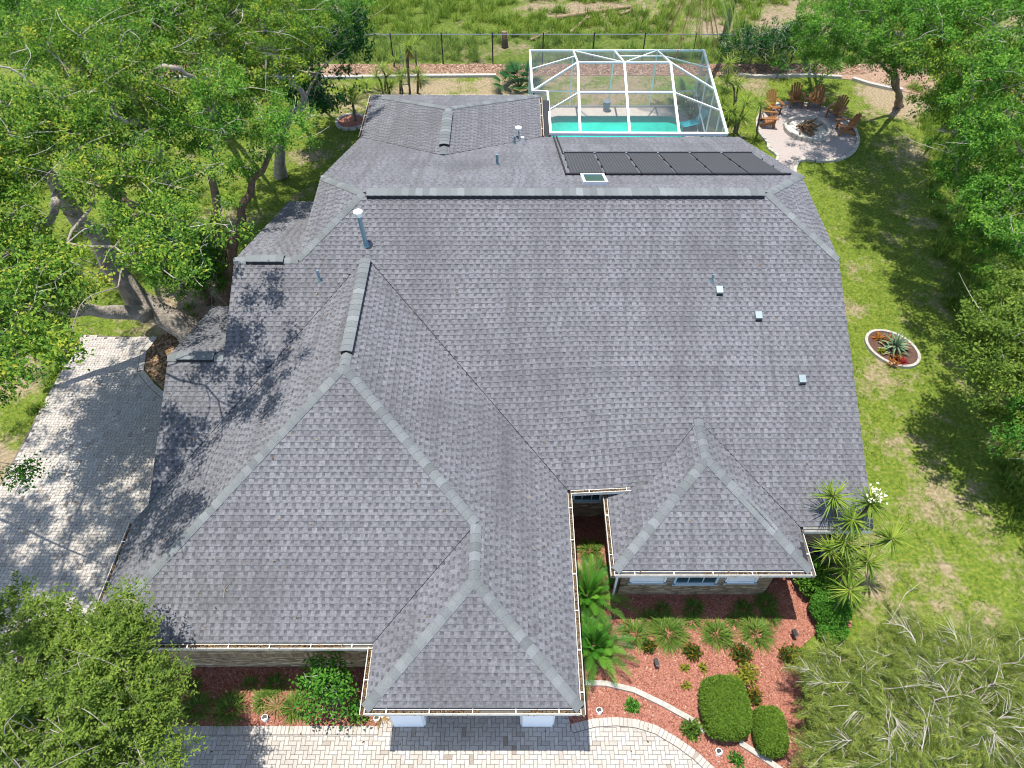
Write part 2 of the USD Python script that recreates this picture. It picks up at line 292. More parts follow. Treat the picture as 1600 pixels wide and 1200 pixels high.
def ground_mat(name, cols, scales, rough=.95, bump=(40.0, .5, .03)):
    """Soil and turf: the mesh's tone picks dirt or grass, two noises break it up. cols = (lush dark, lush light, dry, dirt dark, dirt light)."""
    n = {'pos': ('geometry', {}), 'a': ('attribute', {'attribute': 'tone'}), 'p': ('principled_bsdf', {'roughness': rough, 'specular_ior_level': .12}),
         'n1': ('noise_texture', {'scale': scales[0], 'detail': 5.0, 'roughness': .65}), 'n2': ('noise_texture', {'scale': scales[1], 'detail': 4.0, 'roughness': .7}),
         'n3': ('noise_texture', {'scale': scales[2], 'detail': 3.0}),
         'g': ('rgb_ramp', {'ramp': [(.25, cols[0]), (.5, cols[1]), (.75, cols[2])]}), 'd': ('rgb_ramp', {'ramp': [(.3, cols[3]), (.7, cols[4])]}),
         'ad': ('math', {'math_type': 'multiply_add', 'value2': 1.5, 'value3': -.75}), 'ad2': ('math', {'math_type': 'add'}), 'ad3': ('math', {'math_type': 'multiply_add', 'value2': .9, 'value3': -.45}),
         'ad4': ('math', {'math_type': 'add'}), 'mr': ('map_range', {'from_min': .38, 'from_max': .66, 'to_min': 0.0, 'to_max': 1.0, 'clamp': True}), 'mx': ('mix', {}),
         'b': ('bump', {'strength': bump[1], 'distance': bump[2]}), 'nb': ('noise_texture', {'scale': bump[0], 'detail': 3.0})}
    L = [('pos.position', f'{k}.vector') for k in ('n1', 'n2', 'n3', 'nb')] + [('n3.fac', 'g.fac'), ('n3.fac', 'd.fac'), ('n1.fac', 'ad.value1'), ('ad.value', 'ad2.value1'), ('a.fac', 'ad2.value2'),
         ('n2.fac', 'ad3.value1'), ('ad3.value', 'ad4.value1'), ('ad2.value', 'ad4.value2'), ('ad4.value', 'mr.value'), ('mr.result', 'mx.fac'), ('g.color', 'mx.color1'), ('d.color', 'mx.color2'),
         ('mx.color', 'p.base_color'), ('nb.fac', 'b.height'), ('b.normal', 'p.normal')]
    return usdkit.material(stage, f'/World/Looks/{name}', n, L, surface='p.BSDF')
M['lawn'] = ground_mat('lawn_turf', ((.05, .1, .012), (.115, .16, .02), (.215, .22, .042), (.19, .14, .075), (.33, .27, .18)), (.55, 3.5, 9.0))
M['field'] = ground_mat('rough_field', ((.045, .08, .012), (.09, .13, .02), (.16, .175, .04), (.17, .125, .075), (.31, .245, .165)), (.4, 2.0, 5.0))
M['redbed'] = plain('red_mulch', (.32, .14, .1), .95, .1, 0, 26.0, .45, (45.0, .8, .03))
M['tanbed'] = plain('tan_mulch', (.3, .2, .14), .95, .1, 0, 18.0, .4, (35.0, .8, .03))
M['gravel'] = plain('grey_pink_gravel', (.37, .32, .3), .95, .1, 0, 42.0, .3, (70.0, .8, .02))
M['ash'] = plain('pale_ash_sand', (.6, .55, .49), .95, .1, 0, 7.0, .25)
M['deck_paver'] = usdkit.material(stage, '/World/Looks/pool_deck_pavers', {'g': ('geometry', {}), 'b': ('brick_texture', {'color1': (.5, .45, .38), 'color2': (.42, .38, .33), 'mortar': (.25, .22, .2), 'scale': 1.0, 'brick_width': .2, 'row_height': .1, 'mortar_size': .006}), 'p': ('principled_bsdf', {'roughness': .9})},
    [('g.position', 'b.vector'), ('b.color', 'p.base_color')], surface='p.BSDF')
def pane_mat(name, col, dens, rough=.9):
    return usdkit.material(stage, f'/World/Looks/{name}', {'t': ('transparent_bsdf', {}), 'd': ('principled_bsdf', {'base_color': col, 'roughness': rough}), 'w': ('layer_weight', {'blend': .35}),
        'm': ('math', {'math_type': 'multiply_add', 'value2': dens[1], 'value3': dens[0], 'use_clamp': True}), 'x': ('mix_closure', {})},
        [('w.facing', 'm.value1'), ('m.value', 'x.fac'), ('t.BSDF', 'x.closure1'), ('d.BSDF', 'x.closure2')], surface='x.closure')
M['screen'] = pane_mat('insect_screen', (.075, .082, .088), (.08, .5))
M['chain'] = pane_mat('chain_link', (.12, .14, .12), (.08, .12))
M['water'] = usdkit.material(stage, '/World/Looks/pool_water', {'t': ('transparent_bsdf', {'color': (.62, 1.0, .97)}), 'g': ('glossy_bsdf', {'color': (1, 1, 1), 'roughness': .03}), 'f': ('fresnel', {'IOR': 1.33}), 'x': ('mix_closure', {}),
    'p': ('geometry', {}), 'n': ('noise_texture', {'scale': 5.0, 'detail': 2.0}), 'b': ('bump', {'strength': .5, 'distance': .03})},
    [('p.position', 'n.vector'), ('n.fac', 'b.height'), ('b.normal', 'g.normal'), ('f.fac', 'x.fac'), ('t.BSDF', 'x.closure1'), ('g.BSDF', 'x.closure2')], surface='x.closure')

# ------------------------------------------------------------------ ground
def falloff(d, r, soft): return np.clip((r + soft - d) / soft, 0, 1)
def grid_sheet(x0, x1, y0, y1, step, z, tone):
    xs = np.linspace(x0, x1, int((x1 - x0) / step) + 1); ys = np.linspace(y0, y1, int((y1 - y0) / step) + 1)
    X, Y = np.meshgrid(xs, ys); nx = len(xs)
    i, j = np.meshgrid(np.arange(len(ys) - 1), np.arange(nx - 1), indexing='ij'); k = (i * nx + j).ravel()
    return np.c_[X.ravel(), Y.ravel(), np.full(X.size, z)], np.stack([k, k + 1, k + nx + 1, k + nx], 1), tone(X.ravel(), Y.ravel())
DIRT = [(11.5, 9.5, 2.2, .46), (12.3, 7.5, 2.0, .43), (10.5, 11.5, 1.3, .44), (13.2, 16.2, 1.6, .5), (12.6, 20.5, 1.6, .5), (16.8, 17, 1.5, .45), (17.8, 21.5, 1.3, .5), (18.5, 26, 1.6, .45), (19.5, 32, 2.2, .48),
        (-5, 36.8, 3.4, .74), (-1, 37.6, 3.0, .66), (-8.6, 36.6, 2.0, .6), (5, 38.2, 5, .6), (13, 38.4, 1.6, .55), (-12.2, 20.5, 2.4, .9), (-16.7, 13, 1.2, .8), (-17.5, 17, 1.5, .66), (-19, 10, 2.5, .8), (-13, 26, 1.6, .5), (-10, 31, 1.8, .5), (12.9, 13.5, 1.4, .5), (20.8, 37, 2.5, .85), (17, 12, 2, .6)]
def lawn_tone(X, Y):
    t = np.full(X.shape, .3)
    for x, y, r, a in DIRT: t = np.maximum(t, a * falloff(np.hypot(X - x, Y - y), r * .5, r * .9))
    t = np.where((X > 9) & (Y < 13), np.maximum(t, .42), t)
    return t
FENCE_Y = 41.0
_v, _f, _t = grid_sheet(-60, 60, -12, FENCE_Y, .5, 0.0, lawn_tone)
_c = _v[_f].mean(1); _f = _f[~((_c[:, 0] > 2.1) & (_c[:, 0] < 8.9) & (_c[:, 1] > 27.6) & (_c[:, 1] < 35.4))]
obj('lawn', (_v, _f, _t), M['lawn'], kind='structure')
def field_tone(X, Y):
    t = np.full(X.shape, .18)
    t = np.maximum(t, .8 * falloff(np.abs(Y - (43.6 + .05 * (X - 3))), .25, .7) * np.clip((X + 1) / 6, 0, 1))
    t = np.maximum(t, .6 * falloff(np.abs(Y - (46.6 + .02 * X)), .7, 1.4) * np.clip((X - 2) / 4, 0, 1))
    t = np.maximum(t, .62 * falloff(np.hypot((X - 15) / 2.6, (Y - 49) / 1.6), 2.4, 2.2))
    t = np.maximum(t, .75 * falloff(np.hypot((X - 4) / 2.5, (Y - 48.8)), 1.3, 1.3))
    return np.maximum(t, .6 * falloff(np.hypot((X + 2), (Y - 42.2) / .5), 2.0, 2.0))
obj('field', grid_sheet(-260, 260, FENCE_Y, 420, 1.0 if False else 2.0, 0.0, field_tone), M['field'], kind='structure')

POOL = sbox(1.75, 28.6, 8.75, 35.1).buffer(-.7).buffer(.7, resolution=8)
DRIVE = Polygon([(-16.1, 19.0), (-13.2, 18.85), (-13.35, 18.1), (-13.15, 17.2), (-12.55, 16.55), (-11.6, 15.75), (-10.9, 15.15), (-9.0, 15.1), (-9.0, 6.9), (-9.15, 5.29), (-3.3, 5.29), (-3.3, 5.9), (1.45, 5.9), (1.45, 5.33), (2.05, 5.47), (2.6, 5.5), (3.1, 5.45), (3.6, 5.3), (4.1, 5.0), (4.5, 4.7), (4.95, 4.25), (5.6, 3.2), (6, 0), (6, -4), (-24, -4), (-19.5, 4), (-16.05, 12.3)])
# paver sand sheet, then the pavers one by one
obj('driveway', prism(DRIVE, -.05, .012), M['joint'], kind='structure')
drive = stage.GetPrimAtPath('/World/driveway')
rng = RS(3)
front_edge = LineString([(-9.15, 5.29), (-3.3, 5.29)]); curve_edge = LineString([(1.45, 5.33), (2.05, 5.47), (2.6, 5.5), (3.1, 5.45), (3.6, 5.3), (4.1, 5.0), (4.5, 4.7), (4.95, 4.25), (5.4, 3.5)]).simplify(0)
soldier = []
def along(line, step):
    n = int(line.length / step)
    for i in range(n):
        s = (i + .5) * line.length / n; p = np.array(line.interpolate(s).coords[0]); q = np.array(line.interpolate(min(s + .02, line.length)).coords[0]); o = np.array(line.interpolate(max(s - .02, 0)).coords[0])
        yield p, unit(q - o)
border = front_edge.buffer(.215, cap_style=2).union(curve_edge.buffer(.215, cap_style=2)).union(LineString([(-13.2, 18.85), (-13.35, 18.1), (-13.15, 17.2), (-12.55, 16.55), (-11.6, 15.75), (-10.9, 15.15)]).buffer(.215, cap_style=2))
quads = []
def pave(cx, cy, dx, dy, ax=(1, 0)):
    ax = np.array(ax); bx = np.array([-ax[1], ax[0]]); c = np.array([cx, cy])
    return [c + sx * ax * dx / 2 + sy * bx * dy / 2 for sx, sy in ((-1, -1), (1, -1), (1, 1), (-1, 1))]
for line in (front_edge, curve_edge, LineString([(-13.2, 18.85), (-13.35, 18.1), (-13.15, 17.2), (-12.55, 16.55), (-11.6, 15.75), (-10.9, 15.15)])):
    for p, d in along(line, .104):
        nrm = np.array([-d[1], d[0]]);
        c = p - nrm * .1 if DRIVE.contains(Point(*(p - nrm * .1))) else p + nrm * .1
        quads.append(pave(*c, .098, .2, d))
INNER = DRIVE.difference(border).buffer(-.005); inner = prep(INNER); w = .103; cut_polys = []
for x in range(int(-24 / w), int(6 / w)):
    for y in range(int(1.2 / w), int(19.1 / w)):
        k = (x - y) % 4
        if k not in (0, 3): continue
        if y * w < 14 and x * w < -18 and y * w > 9: continue
        dx, dy = (2 * w, w) if k == 0 else (w, 2 * w)
        cx, cy = x * w + dx / 2, y * w + dy / 2
        if cx > -8.9 and cx < 9 and cy > 5.95: continue
        q = pave(cx, cy, dx - .008, dy - .008)
        if inner.contains(Polygon(q)): quads.append(q)
        elif inner.intersects(Polygon(q)):
            c_ = Polygon(q).intersection(INNER)
            if c_.geom_type == 'Polygon' and c_.area > .0015 and (cy < 6.2 or cx > -14): cut_polys.append(c_)
Q = np.array(quads); cen = Q.mean(1)
dist = np.hypot(np.hypot(cen[:, 0], cen[:, 1]), CAM_H)
seen = np.array([abs(800 + FPX * c[0] / (c[1] * CT + CAM_H * ST) - 800) < 800 and c[1] > 4.3 and not (-3.4 < c[0] < 1.6 and c[1] > 5.1) for c in cen])
order = np.argsort(np.where(seen, dist, 1e9)); single = set(order[:298].tolist()); rest = MB()
for i, q in enumerate(Q):
    z = .056 + rng.uniform(-.002, .002); t = np.clip(rng.normal(.62, .13), 0, 1)
    if rng.rand() < .03: t = rng.uniform(0, .3)
    in_c = q.mean(0); top = in_c + (q - in_c) * (1 - .05)
    b = np.vstack([np.c_[q, np.full(4, .013)], np.c_[q, np.full(4, z - .004)], np.c_[top, np.full(4, z)]])
    f = np.array([[0, 1, 5, 4], [1, 2, 6, 5], [2, 3, 7, 6], [3, 0, 4, 7], [4, 5, 9, 8], [5, 6, 10, 9], [6, 7, 11, 10], [7, 4, 8, 11], [8, 9, 10, 11]])
    if i in single: obj('paver', (b, f, np.full(12, t)), M['paver'], drive)
    else: rest.add(b, f, t)
for c_ in cut_polys:
    try: v, f = prism(c_, .013, .055)
    except Exception: continue
    rest.add(v, f, np.clip(rng.normal(.62, .13), 0, 1))
obj('paver_field', rest, M['paver'], drive, kind='stuff')

# mulch beds, kerbs
bedL = Polygon([(-9.0, 6.9), (-9.15, 5.29), (-3.3, 5.29), (-3.3, 6.9)])
obj('mulch_bed', prism(bedL, -.05, .045), M['redbed'], kind='structure')
bedR = Polygon([(1.0, 5.9), (1.45, 5.33), (2.05, 5.47), (2.6, 5.5), (3.1, 5.45), (3.6, 5.3), (4.1, 5.0), (4.5, 4.7), (4.95, 4.25), (5.5, 3.3), (7.2, 3.3), (7.3, 5.6), (7.6, 7.2), (8.15, 7.6), (9.2, 7.8), (9.6, 9.0), (9.5, 10.6), (8, 11.3), (1.0, 11.4)])
obj('mulch_bed', prism(bedR, -.05, .045), M['redbed'], kind='structure')
obj('mulch_bed', prism(Polygon([(-24, 39.35), (-9, 39.38), (-1, 39.55), (12, 39.6), (16.6, 39.6), (19.3, 39.0), (21, 37.9), (24, 36.5), (30, 36), (30, 40.98), (-24, 40.98)]), -.05, .03), M['tanbed'], kind='structure')
obj('mulch_bed', prism(Polygon([(-13.1, 18.9), (-13.35, 18.1), (-13.1, 17.2), (-12.5, 16.6), (-11.6, 15.8), (-10.9, 15.2), (-9.4, 15.2), (-9.4, 19.5), (-11, 20.6), (-12.4, 20.2)]), -.05, .04), M['tanbed'], kind='structure')
K = lambda line, w, h, label, group=None: obj('concrete_kerb', kerb_strip(line, w, -.04, h), M['kerb'], None, label, 'kerb', group)
K([(1.7, 6.33), (2.4, 6.3), (3.1, 6.14), (3.8, 5.8), (4.5, 5.4), (4.75, 5.15)], .13, .12, 'long curved concrete kerb through the red mulch beside the portico')
K([(5.55, 4.9), (6.0, 4.6), (6.4, 4.3), (6.9, 3.7)], .13, .12, 'short concrete kerb below the two clipped shrubs')
K([(-24, 39.25), (-9, 39.3), (-4, 39.45), (-.9, 39.5)], .22, .14, 'straight pale concrete kerb between back lawn and tan mulch, left of the pool cage')
K([(12.7, 39.55), (13.6, 39.35), (16.6, 39.5), (18.4, 39.25)], .2, .16, 'weathered kerb behind the fire pit chairs')
K([(19.0, 39.1), (19.7, 38.5), (20.6, 38.0), (21.3, 37.8)], .22, .16, 'broken curved kerb under the trees at the back right')

def chips(name, poly, n, mat, label, seed, size=(.05, .09), z=.047):
    r = RS(seed); x0, y0, x1, y1 = poly.bounds; p = np.c_[r.uniform(x0, x1, n * 2), r.uniform(y0, y1, n * 2)]
    p = p[contains_xy(poly, p[:, 0], p[:, 1])][:n]; n = len(p)
    pr = []
    for k in range(5):
        w, l = r.uniform(.25, .5), 1.0
        v, f = box(-l / 2, -w / 2, -.1, l / 2, w / 2, .12); v = v + r.normal(0, .08, v.shape); a = r.uniform(-.35, .35); v = v @ np.array([[math.cos(a), 0, math.sin(a)], [0, 1, 0], [-math.sin(a), 0, math.cos(a)]])
        pr.append(((v, f, np.full(8, [.15, .35, .5, .65, .95][k])), mat))
    instancer(name, pr, np.c_[p, np.full(n, z)], r.uniform(0, 6.28, n), r.uniform(*size, n), r.choice(5, n, p=[.2, .25, .25, .2, .1]), label, 'mulch', r)
house_plan = sbox(-9.3, 6.75, 1.1, 26).union(sbox(1.1, 11.2, 9, 26)).union(sbox(2.75, 8.7, 7.1, 11.5))
chips('mulch_chips', bedR.difference(house_plan), 26000, M['chip_red'], 'loose red bark chips covering the front garden beds', 11, (.035, .065))
chips('mulch_chips', bedL, 9000, M['chip_red'], 'loose red bark chips in the narrow bed under the brick front wall', 12, (.035, .065))
chips('mulch_chips', sbox(-10, 39.7, 20, 40.95), 9000, M['chip_tan'], 'pale bark chips in the long back bed along the fence', 13, (.08, .17), .033)
chips('mulch_chips', Polygon([(-13.1, 18.9), (-13.35, 18.1), (-13.1, 17.2), (-11.6, 15.8), (-9.4, 15.2), (-9.4, 19.5), (-11, 20.6)]), 2600, M['litter'], 'brown fallen leaves around the leaning oak trunk by the driveway', 14, (.06, .13), .043)

# ------------------------------------------------------------------ house: the roof's faces
sM, sR, sF, sW, zE, zW = .485, .375, .577, .562, 2.84, 2.65
XL, XR, XP, XE = -9.71, 1.47, -3.16, 9.25
def z_main(x, y):
    x, y = np.asarray(x, float), np.asarray(y, float)
    t = np.clip((16.05 - y) / 5.69, 0, 1.25); xv = -4.12 + 5.59 * t
    return 2.786 + sM * (y - 9.286) - .47 * t * np.exp(-(np.maximum(x - xv, 0) / 2.6) ** 2) * (x > -4.6)
faces = [  # plan outline, height, way down the slope
 ('main', [(7.37, 9.29), (9.25, 9.29), (9.25, 15.98), (7.43, 17.86), (-4.34, 17.86), (-6.07, 15.98), (-7.86, 15.98), (-7.86, 13.39), (-9.37, 13.39), (-9.37, 9.80), (-4.12, 16.05), (1.47, 10.36), (3.6, 10.36), (4.96, 11.8)], z_main, (0, -1)),
 ('wing_left', [(XL, 6.27), (-4.12, 11.86), (-4.12, 16.05), (-9.37, 9.80), (XL, 9.45)], lambda x, y: zE + sF * (x - XL), (-1, 0)),
 ('wing_front', [(XL, 6.27), (XP, 6.27), (-.845, 8.585), (-4.12, 11.86)], lambda x, y: zE + sF * (y - 6.27), (0, -1)),
 ('wing_right', [(-4.12, 16.05), (-4.12, 11.86), (-.845, 8.585), (-.845, 7.175), (1.47, 4.86), (1.47, 10.36)], lambda x, y: zE + sF * (XR - x), (1, 0)),
 ('porch_left', [(XP, 4.86), (-.845, 7.175), (-.845, 8.585), (XP, 6.27)], lambda x, y: zE + sF * (x - XP), (-1, 0)),
 ('porch_front', [(XP, 4.86), (1.47, 4.86), (-.845, 7.175)], lambda x, y: zE + sF * (y - 4.86), (0, -1)),
 ('bay_left', [(2.54, 8.15), (4.955, 10.565), (4.96, 11.8), (3.6, 10.36), (2.54, 10.36)], lambda x, y: zW + sW * (x - 2.54), (-1, 0)),
 ('bay_front', [(2.54, 8.15), (7.37, 8.15), (4.955, 10.565)], lambda x, y: zW + sW * (y - 8.15), (0, -1)),
 ('bay_right', [(7.37, 8.15), (7.37, 9.29), (4.96, 11.8), (4.955, 10.565)], lambda x, y: zW + sW * (7.37 - x) + .12 * np.clip((y - 8.5) / .8, 0, 1) * np.clip((x - 4.96) / 2.4, 0, 1), (1, 0)),
 ('clip_right', [(9.25, 15.98), (9.25, 20.08), (7.43, 17.86)], lambda x, y: 6.95 - .4825 * (x - 7.43) + .0207 * (y - 17.86), (1, 0)),
 ('clip_left', [(-6.07, 15.98), (-4.34, 17.86), (-6.07, 19.9)], lambda x, y: 6.95 - .489 * (-4.34 - x) + .0395 * (y - 17.86), (-1, 0)),
 ('gable_a', [(-7.86, 15.98), (-6.07, 15.98), (-6.07, 21.4), (-7.86, 21.4)], lambda x, y: 6.03 - .335 * (y - 15.98), (0, 1)),
 ('gable_b', [(-9.37, 13.39), (-7.86, 13.39), (-7.86, 16.6), (-9.37, 16.6)], lambda x, y: 4.78 - .345 * (y - 13.39), (0, 1)),
 ('rear', [(7.43, 17.86), (9.25, 20.08), (9.25, 26.75), (1.2, 26.75), (-2.48, 23.1), (-6.15, 26.75), (-6.07, 19.9), (-4.34, 17.86)], lambda x, y: 6.95 - sR * (y - 17.86), (0, 1)),
 ('back_left', [(-6.15, 26.75), (-2.48, 23.1), (-2.48, 26.5), (-6.15, 30.2)], lambda x, y: 3.62 + sR * (x + 6.15), (-1, 0)),
 ('back_right', [(1.2, 26.75), (1.2, 30.2), (-2.48, 26.5), (-2.48, 23.1)], lambda x, y: 3.62 + sR * (1.2 - x), (1, 0)),
 ('back_rear', [(-6.15, 30.2), (-2.48, 26.5), (1.2, 30.2)], lambda x, y: 3.62 + sR * (30.2 - y), (0, 1)),
]
FP = [(n, Polygon(p), z, np.array(d, float)) for n, p, z, d in faces]
def z_roof(x, y):
    best = None
    for n, P_, z, d in FP:
        if P_.buffer(.06).contains(Point(x, y)):
            q = float(z(x, y)); best = q if best is None else max(best, q)
    return best
house = thing('house', (0, 0, 0), 0, 'large single storey brick house under a complex grey shingle roof', 'house')
dk = MB()
for n, P_, z, d in FP:
    import trimesh
    for s in ([P_] if n != 'main' else [g for gx in np.arange(-10, 10, 1.0) for gy in np.arange(9, 18, 1.0) for h in [P_.intersection(sbox(gx, gy, gx + 1, gy + 1))] for g in getattr(h, 'geoms', [h]) if g.area > 1e-4 and g.geom_type == 'Polygon']):
        v, f = prism(s, 0, 1); top = v[:, 2] > .5; zz = z(v[:, 0], v[:, 1]); v[:, 2] = np.where(top, zz - (.045 if n == 'main' else .004), zz - .2); dk.add(v, f)
roof = obj('roof', dk, M['deck'], house)
rng = RS(21); EXPO = .143; pieces = []
for n, P_, z, d in FP:
    along_d = np.array([-d[1], d[0]]); pts = np.array(P_.exterior.coords)
    e_max = (pts @ d).max(); e_min = (pts @ d).min(); a0, a1 = (pts @ along_d).min(), (pts @ along_d).max()
    mid = np.array(P_.representative_point().coords[0]); sl = abs(float(z(*(mid + d * .1)) - z(*(mid - d * .1)))) / .2
    step = EXPO / math.sqrt(1 + sl * sl); P_ = P_.buffer(-.009, join_style=2); pp = prep(P_); k = 0
    while e_max - k * step > e_min:
        lo = e_max - k * step; hi = lo - step * 1.02
        x = a0 - rng.uniform(0, .3); tab = rng.rand() < .5; row_t = rng.normal(0, .03)
        while x < a1:
            wd = rng.uniform(.09, .16) if tab else rng.uniform(.065, .11)
            q = [along_d * x + d * lo, along_d * (x + wd) + d * lo, along_d * (x + wd) + d * hi, along_d * x + d * hi]
            g = Polygon(q)
            if pp.intersects(g):
                if pp.contains(g): pieces.append((np.array(q), z, d, tab, row_t, lo, step))
                else:
                    c = g.intersection(P_)
                    if c.geom_type == 'Polygon' and c.area > 2e-4: pieces.append((np.array(c.exterior.coords)[:-1], z, d, tab, row_t, lo, step))
            x += wd; tab = not tab
        k += 1
dd = np.array([np.linalg.norm([p[0][:, 0].mean(), p[0][:, 1].mean(), CAM_H - 3.5]) - (0 if len(p[0]) == 4 and p[3] else 3) * -1 for p in pieces])
uu = np.array([FPX * abs(p[0][:, 0].mean()) / (p[0][:, 1].mean() * CT + 15.5 * ST) for p in pieces])
single = set(np.argsort(np.where(uu < 790, dd, 1e9))[:298].tolist()); rest = MB()
for i, (q, z, d, tab, row_t, lo, step) in enumerate(pieces):
    if Polygon(q).exterior.is_ccw is False: q = q[::-1]
    s = np.clip((lo - q @ d) / step, 0, 1)                       # 0 at the butt, 1 under the next course
    zz = z(q[:, 0], q[:, 1]); top = zz + (.021 if tab else .009) * (1 - s) + .002 * s
    n = len(q); v = np.vstack([np.c_[q, top], np.c_[q, zz - .002]])
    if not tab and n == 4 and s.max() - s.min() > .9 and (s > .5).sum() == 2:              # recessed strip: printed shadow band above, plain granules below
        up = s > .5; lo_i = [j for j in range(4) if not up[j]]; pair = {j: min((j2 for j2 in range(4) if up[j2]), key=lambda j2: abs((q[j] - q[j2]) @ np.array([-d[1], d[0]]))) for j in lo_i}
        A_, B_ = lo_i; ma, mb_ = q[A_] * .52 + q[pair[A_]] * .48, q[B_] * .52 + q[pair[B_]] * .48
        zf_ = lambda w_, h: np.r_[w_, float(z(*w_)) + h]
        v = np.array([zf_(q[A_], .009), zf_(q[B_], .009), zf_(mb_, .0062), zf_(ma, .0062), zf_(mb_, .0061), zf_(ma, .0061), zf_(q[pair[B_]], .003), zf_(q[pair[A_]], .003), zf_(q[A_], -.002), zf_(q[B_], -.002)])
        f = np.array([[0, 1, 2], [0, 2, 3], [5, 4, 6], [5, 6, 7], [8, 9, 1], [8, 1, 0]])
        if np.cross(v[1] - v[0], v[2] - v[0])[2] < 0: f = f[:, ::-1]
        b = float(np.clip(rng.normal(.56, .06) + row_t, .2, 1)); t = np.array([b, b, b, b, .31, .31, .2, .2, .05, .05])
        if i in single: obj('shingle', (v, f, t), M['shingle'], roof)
        else: rest.add(v, f, t)
        continue
    f = [[0, j, j + 1] for j in range(1, n - 1)] + [x for j in range(n) for x in ([j, n + j, n + (j + 1) % n], [j, n + (j + 1) % n, (j + 1) % n])]
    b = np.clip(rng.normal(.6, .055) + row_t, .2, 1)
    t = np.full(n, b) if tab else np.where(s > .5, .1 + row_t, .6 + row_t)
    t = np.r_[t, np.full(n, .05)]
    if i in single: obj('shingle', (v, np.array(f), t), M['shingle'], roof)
    else: rest.add(v, np.array(f), t)
obj('shingle_field', rest, M['shingle'], roof, kind='stuff')

# ridge and hip caps, ridge vents
caps = []
def cap_line(p, q, raise_=.02, w=.128, n_side=None, step=.2, lift=0.0):
    """Folded cap shingles from the low end p to the high end q."""
    p, q = np.asarray(p, float), np.asarray(q, float); L = np.linalg.norm(q - p); n = max(1, int(L / step)); dr = (q - p) / L
    side = unit(np.cross(dr, [0, 0, 1]))
    def drop(c, sg):
        x = c + side * sg * w; zr = z_roof(x[0], x[1])
        return np.array([x[0], x[1], (zr if zr is not None else c[2] - w * .45)])
    for k in range(n):
        a, b = p + dr * (k * L / n), p + dr * ((k + 1) * L / n + .012)
        ring = []
        for c, up in ((a, raise_ + .014), (b, raise_ + .004)):
            l, r = drop(c, -1), drop(c, 1)
            if lift: l[2] = r[2] = c[2] - .03
            ring.append(np.array([l + [0, 0, up + lift], (l + c) / 2 + [0, 0, up + .012 + lift], c + [0, 0, up + .012 + lift], (r + c) / 2 + [0, 0, up + .012 + lift], r + [0, 0, up + lift]]))
        A, B = ring; lowA = A - [0, 0, .022 + lift * .0]
        v = np.vstack([A, B, lowA, B - [0, 0, .022]])
        f = [[j, j + 1, 6 + j, 5 + j] for j in range(4)] + [[10 + j, 11 + j, 1 + j, j] for j in range(4)] + [[0, 5, 15, 10], [4, 14, 19, 9]]
        caps.append((v, np.array(f), np.full(20, float(np.clip(rng.normal(.5, .2), 0, 1)))))
def zz(x, y, z): return (x, y, float(z(x, y)))
peak, hz = (-4.12, 11.86), zE + sF * 5.59
pk2, hz2 = (-.845, 7.175), zE + sF * 2.315
pk3, hz3 = (4.955, 10.565), zW + sW * 2.415
cap_line((XL, 6.27, zE), (*peak, hz)); cap_line((-.845, 8.585, hz2), (*peak, hz))
cap_line((-.845, 7.175, hz2), (-.845, 8.55, hz2))
cap_line((XP, 4.86, zE), (*pk2, hz2)); cap_line((1.47, 4.86, zE), (*pk2, hz2))
cap_line((2.54, 8.15, zW), (*pk3, hz3)); cap_line((7.37, 8.15, zW), (*pk3, hz3)); cap_line((4.955, 10.565, hz3), (4.96, 11.8, hz3))
cap_line((9.25, 15.98, 6.03), (7.43, 17.86, 6.95)); cap_line((9.25, 20.08, 6.115), (7.43, 17.86, 6.95))
cap_line((-6.07, 15.98, 6.03), (-4.34, 17.86, 6.95)); cap_line((-6.07, 19.9, 6.18), (-4.34, 17.86, 6.95))
cap_line((-4.12, 11.9, hz), (-4.12, 12.3, hz))
cap_line((-6.15, 30.2, 3.62), (-2.48, 26.5, 4.99)); cap_line((1.2, 30.2, 3.62), (-2.48, 26.5, 4.99)); cap_line((-2.48, 23.15, 4.99), (-2.48, 23.7, 4.99)); cap_line((-2.48, 26.1, 4.99), (-2.48, 26.5, 4.99))
def ridge_vent(p, q, w=.15):
    p, q = np.asarray(p, float), np.asarray(q, float); side = unit(np.cross(q - p, [0, 0, 1])) * w * .93
    base = [p - side + [0, 0, -.1], q - side + [0, 0, -.1], q + side + [0, 0, -.1], p + side + [0, 0, -.1]]
    top = [p - side + [0, 0, .05], q - side + [0, 0, .05], q + side + [0, 0, .05], p + side + [0, 0, .05]]
    obj('ridge_vent', hexa(np.array(base), np.array(top)), M['vent_dark'], roof)
    cap_line(p, q, .022, w, lift=.058)
ridge_vent((-4.2, 17.86, 6.95), (7.3, 17.86, 6.95), .19)
ridge_vent((-4.12, 12.3, hz), (-4.12, 15.9, hz))
ridge_vent((-2.48, 23.75, 4.99), (-2.48, 26.1, 4.99), .19)
ridge_vent((-7.5, 15.98, 6.03), (-6.45, 15.98, 6.03)); cap_line((-7.86, 15.98, 6.03), (-7.5, 15.98, 6.03)); cap_line((-6.45, 15.98, 6.03), (-6.05, 15.98, 6.03))
ridge_vent((-9.1, 13.39, 4.78), (-8.1, 13.39, 4.78)); cap_line((-9.37, 13.39, 4.78), (-9.1, 13.39, 4.78)); cap_line((-8.1, 13.39, 4.78), (-7.86, 13.39, 4.78))
cd = np.argsort([np.linalg.norm(c[0].mean(0) - [0, 0, CAM_H]) for c in caps]); rest = MB()
for r_, i in enumerate(cd):
    if r_ < 290: obj('ridge_cap', caps[i], M['cap'], roof)
    else: rest.m(caps[i])
obj('ridge_cap_run', rest, M['cap'], roof, kind='stuff')
# valleys: open dark seams are just where the courses meet

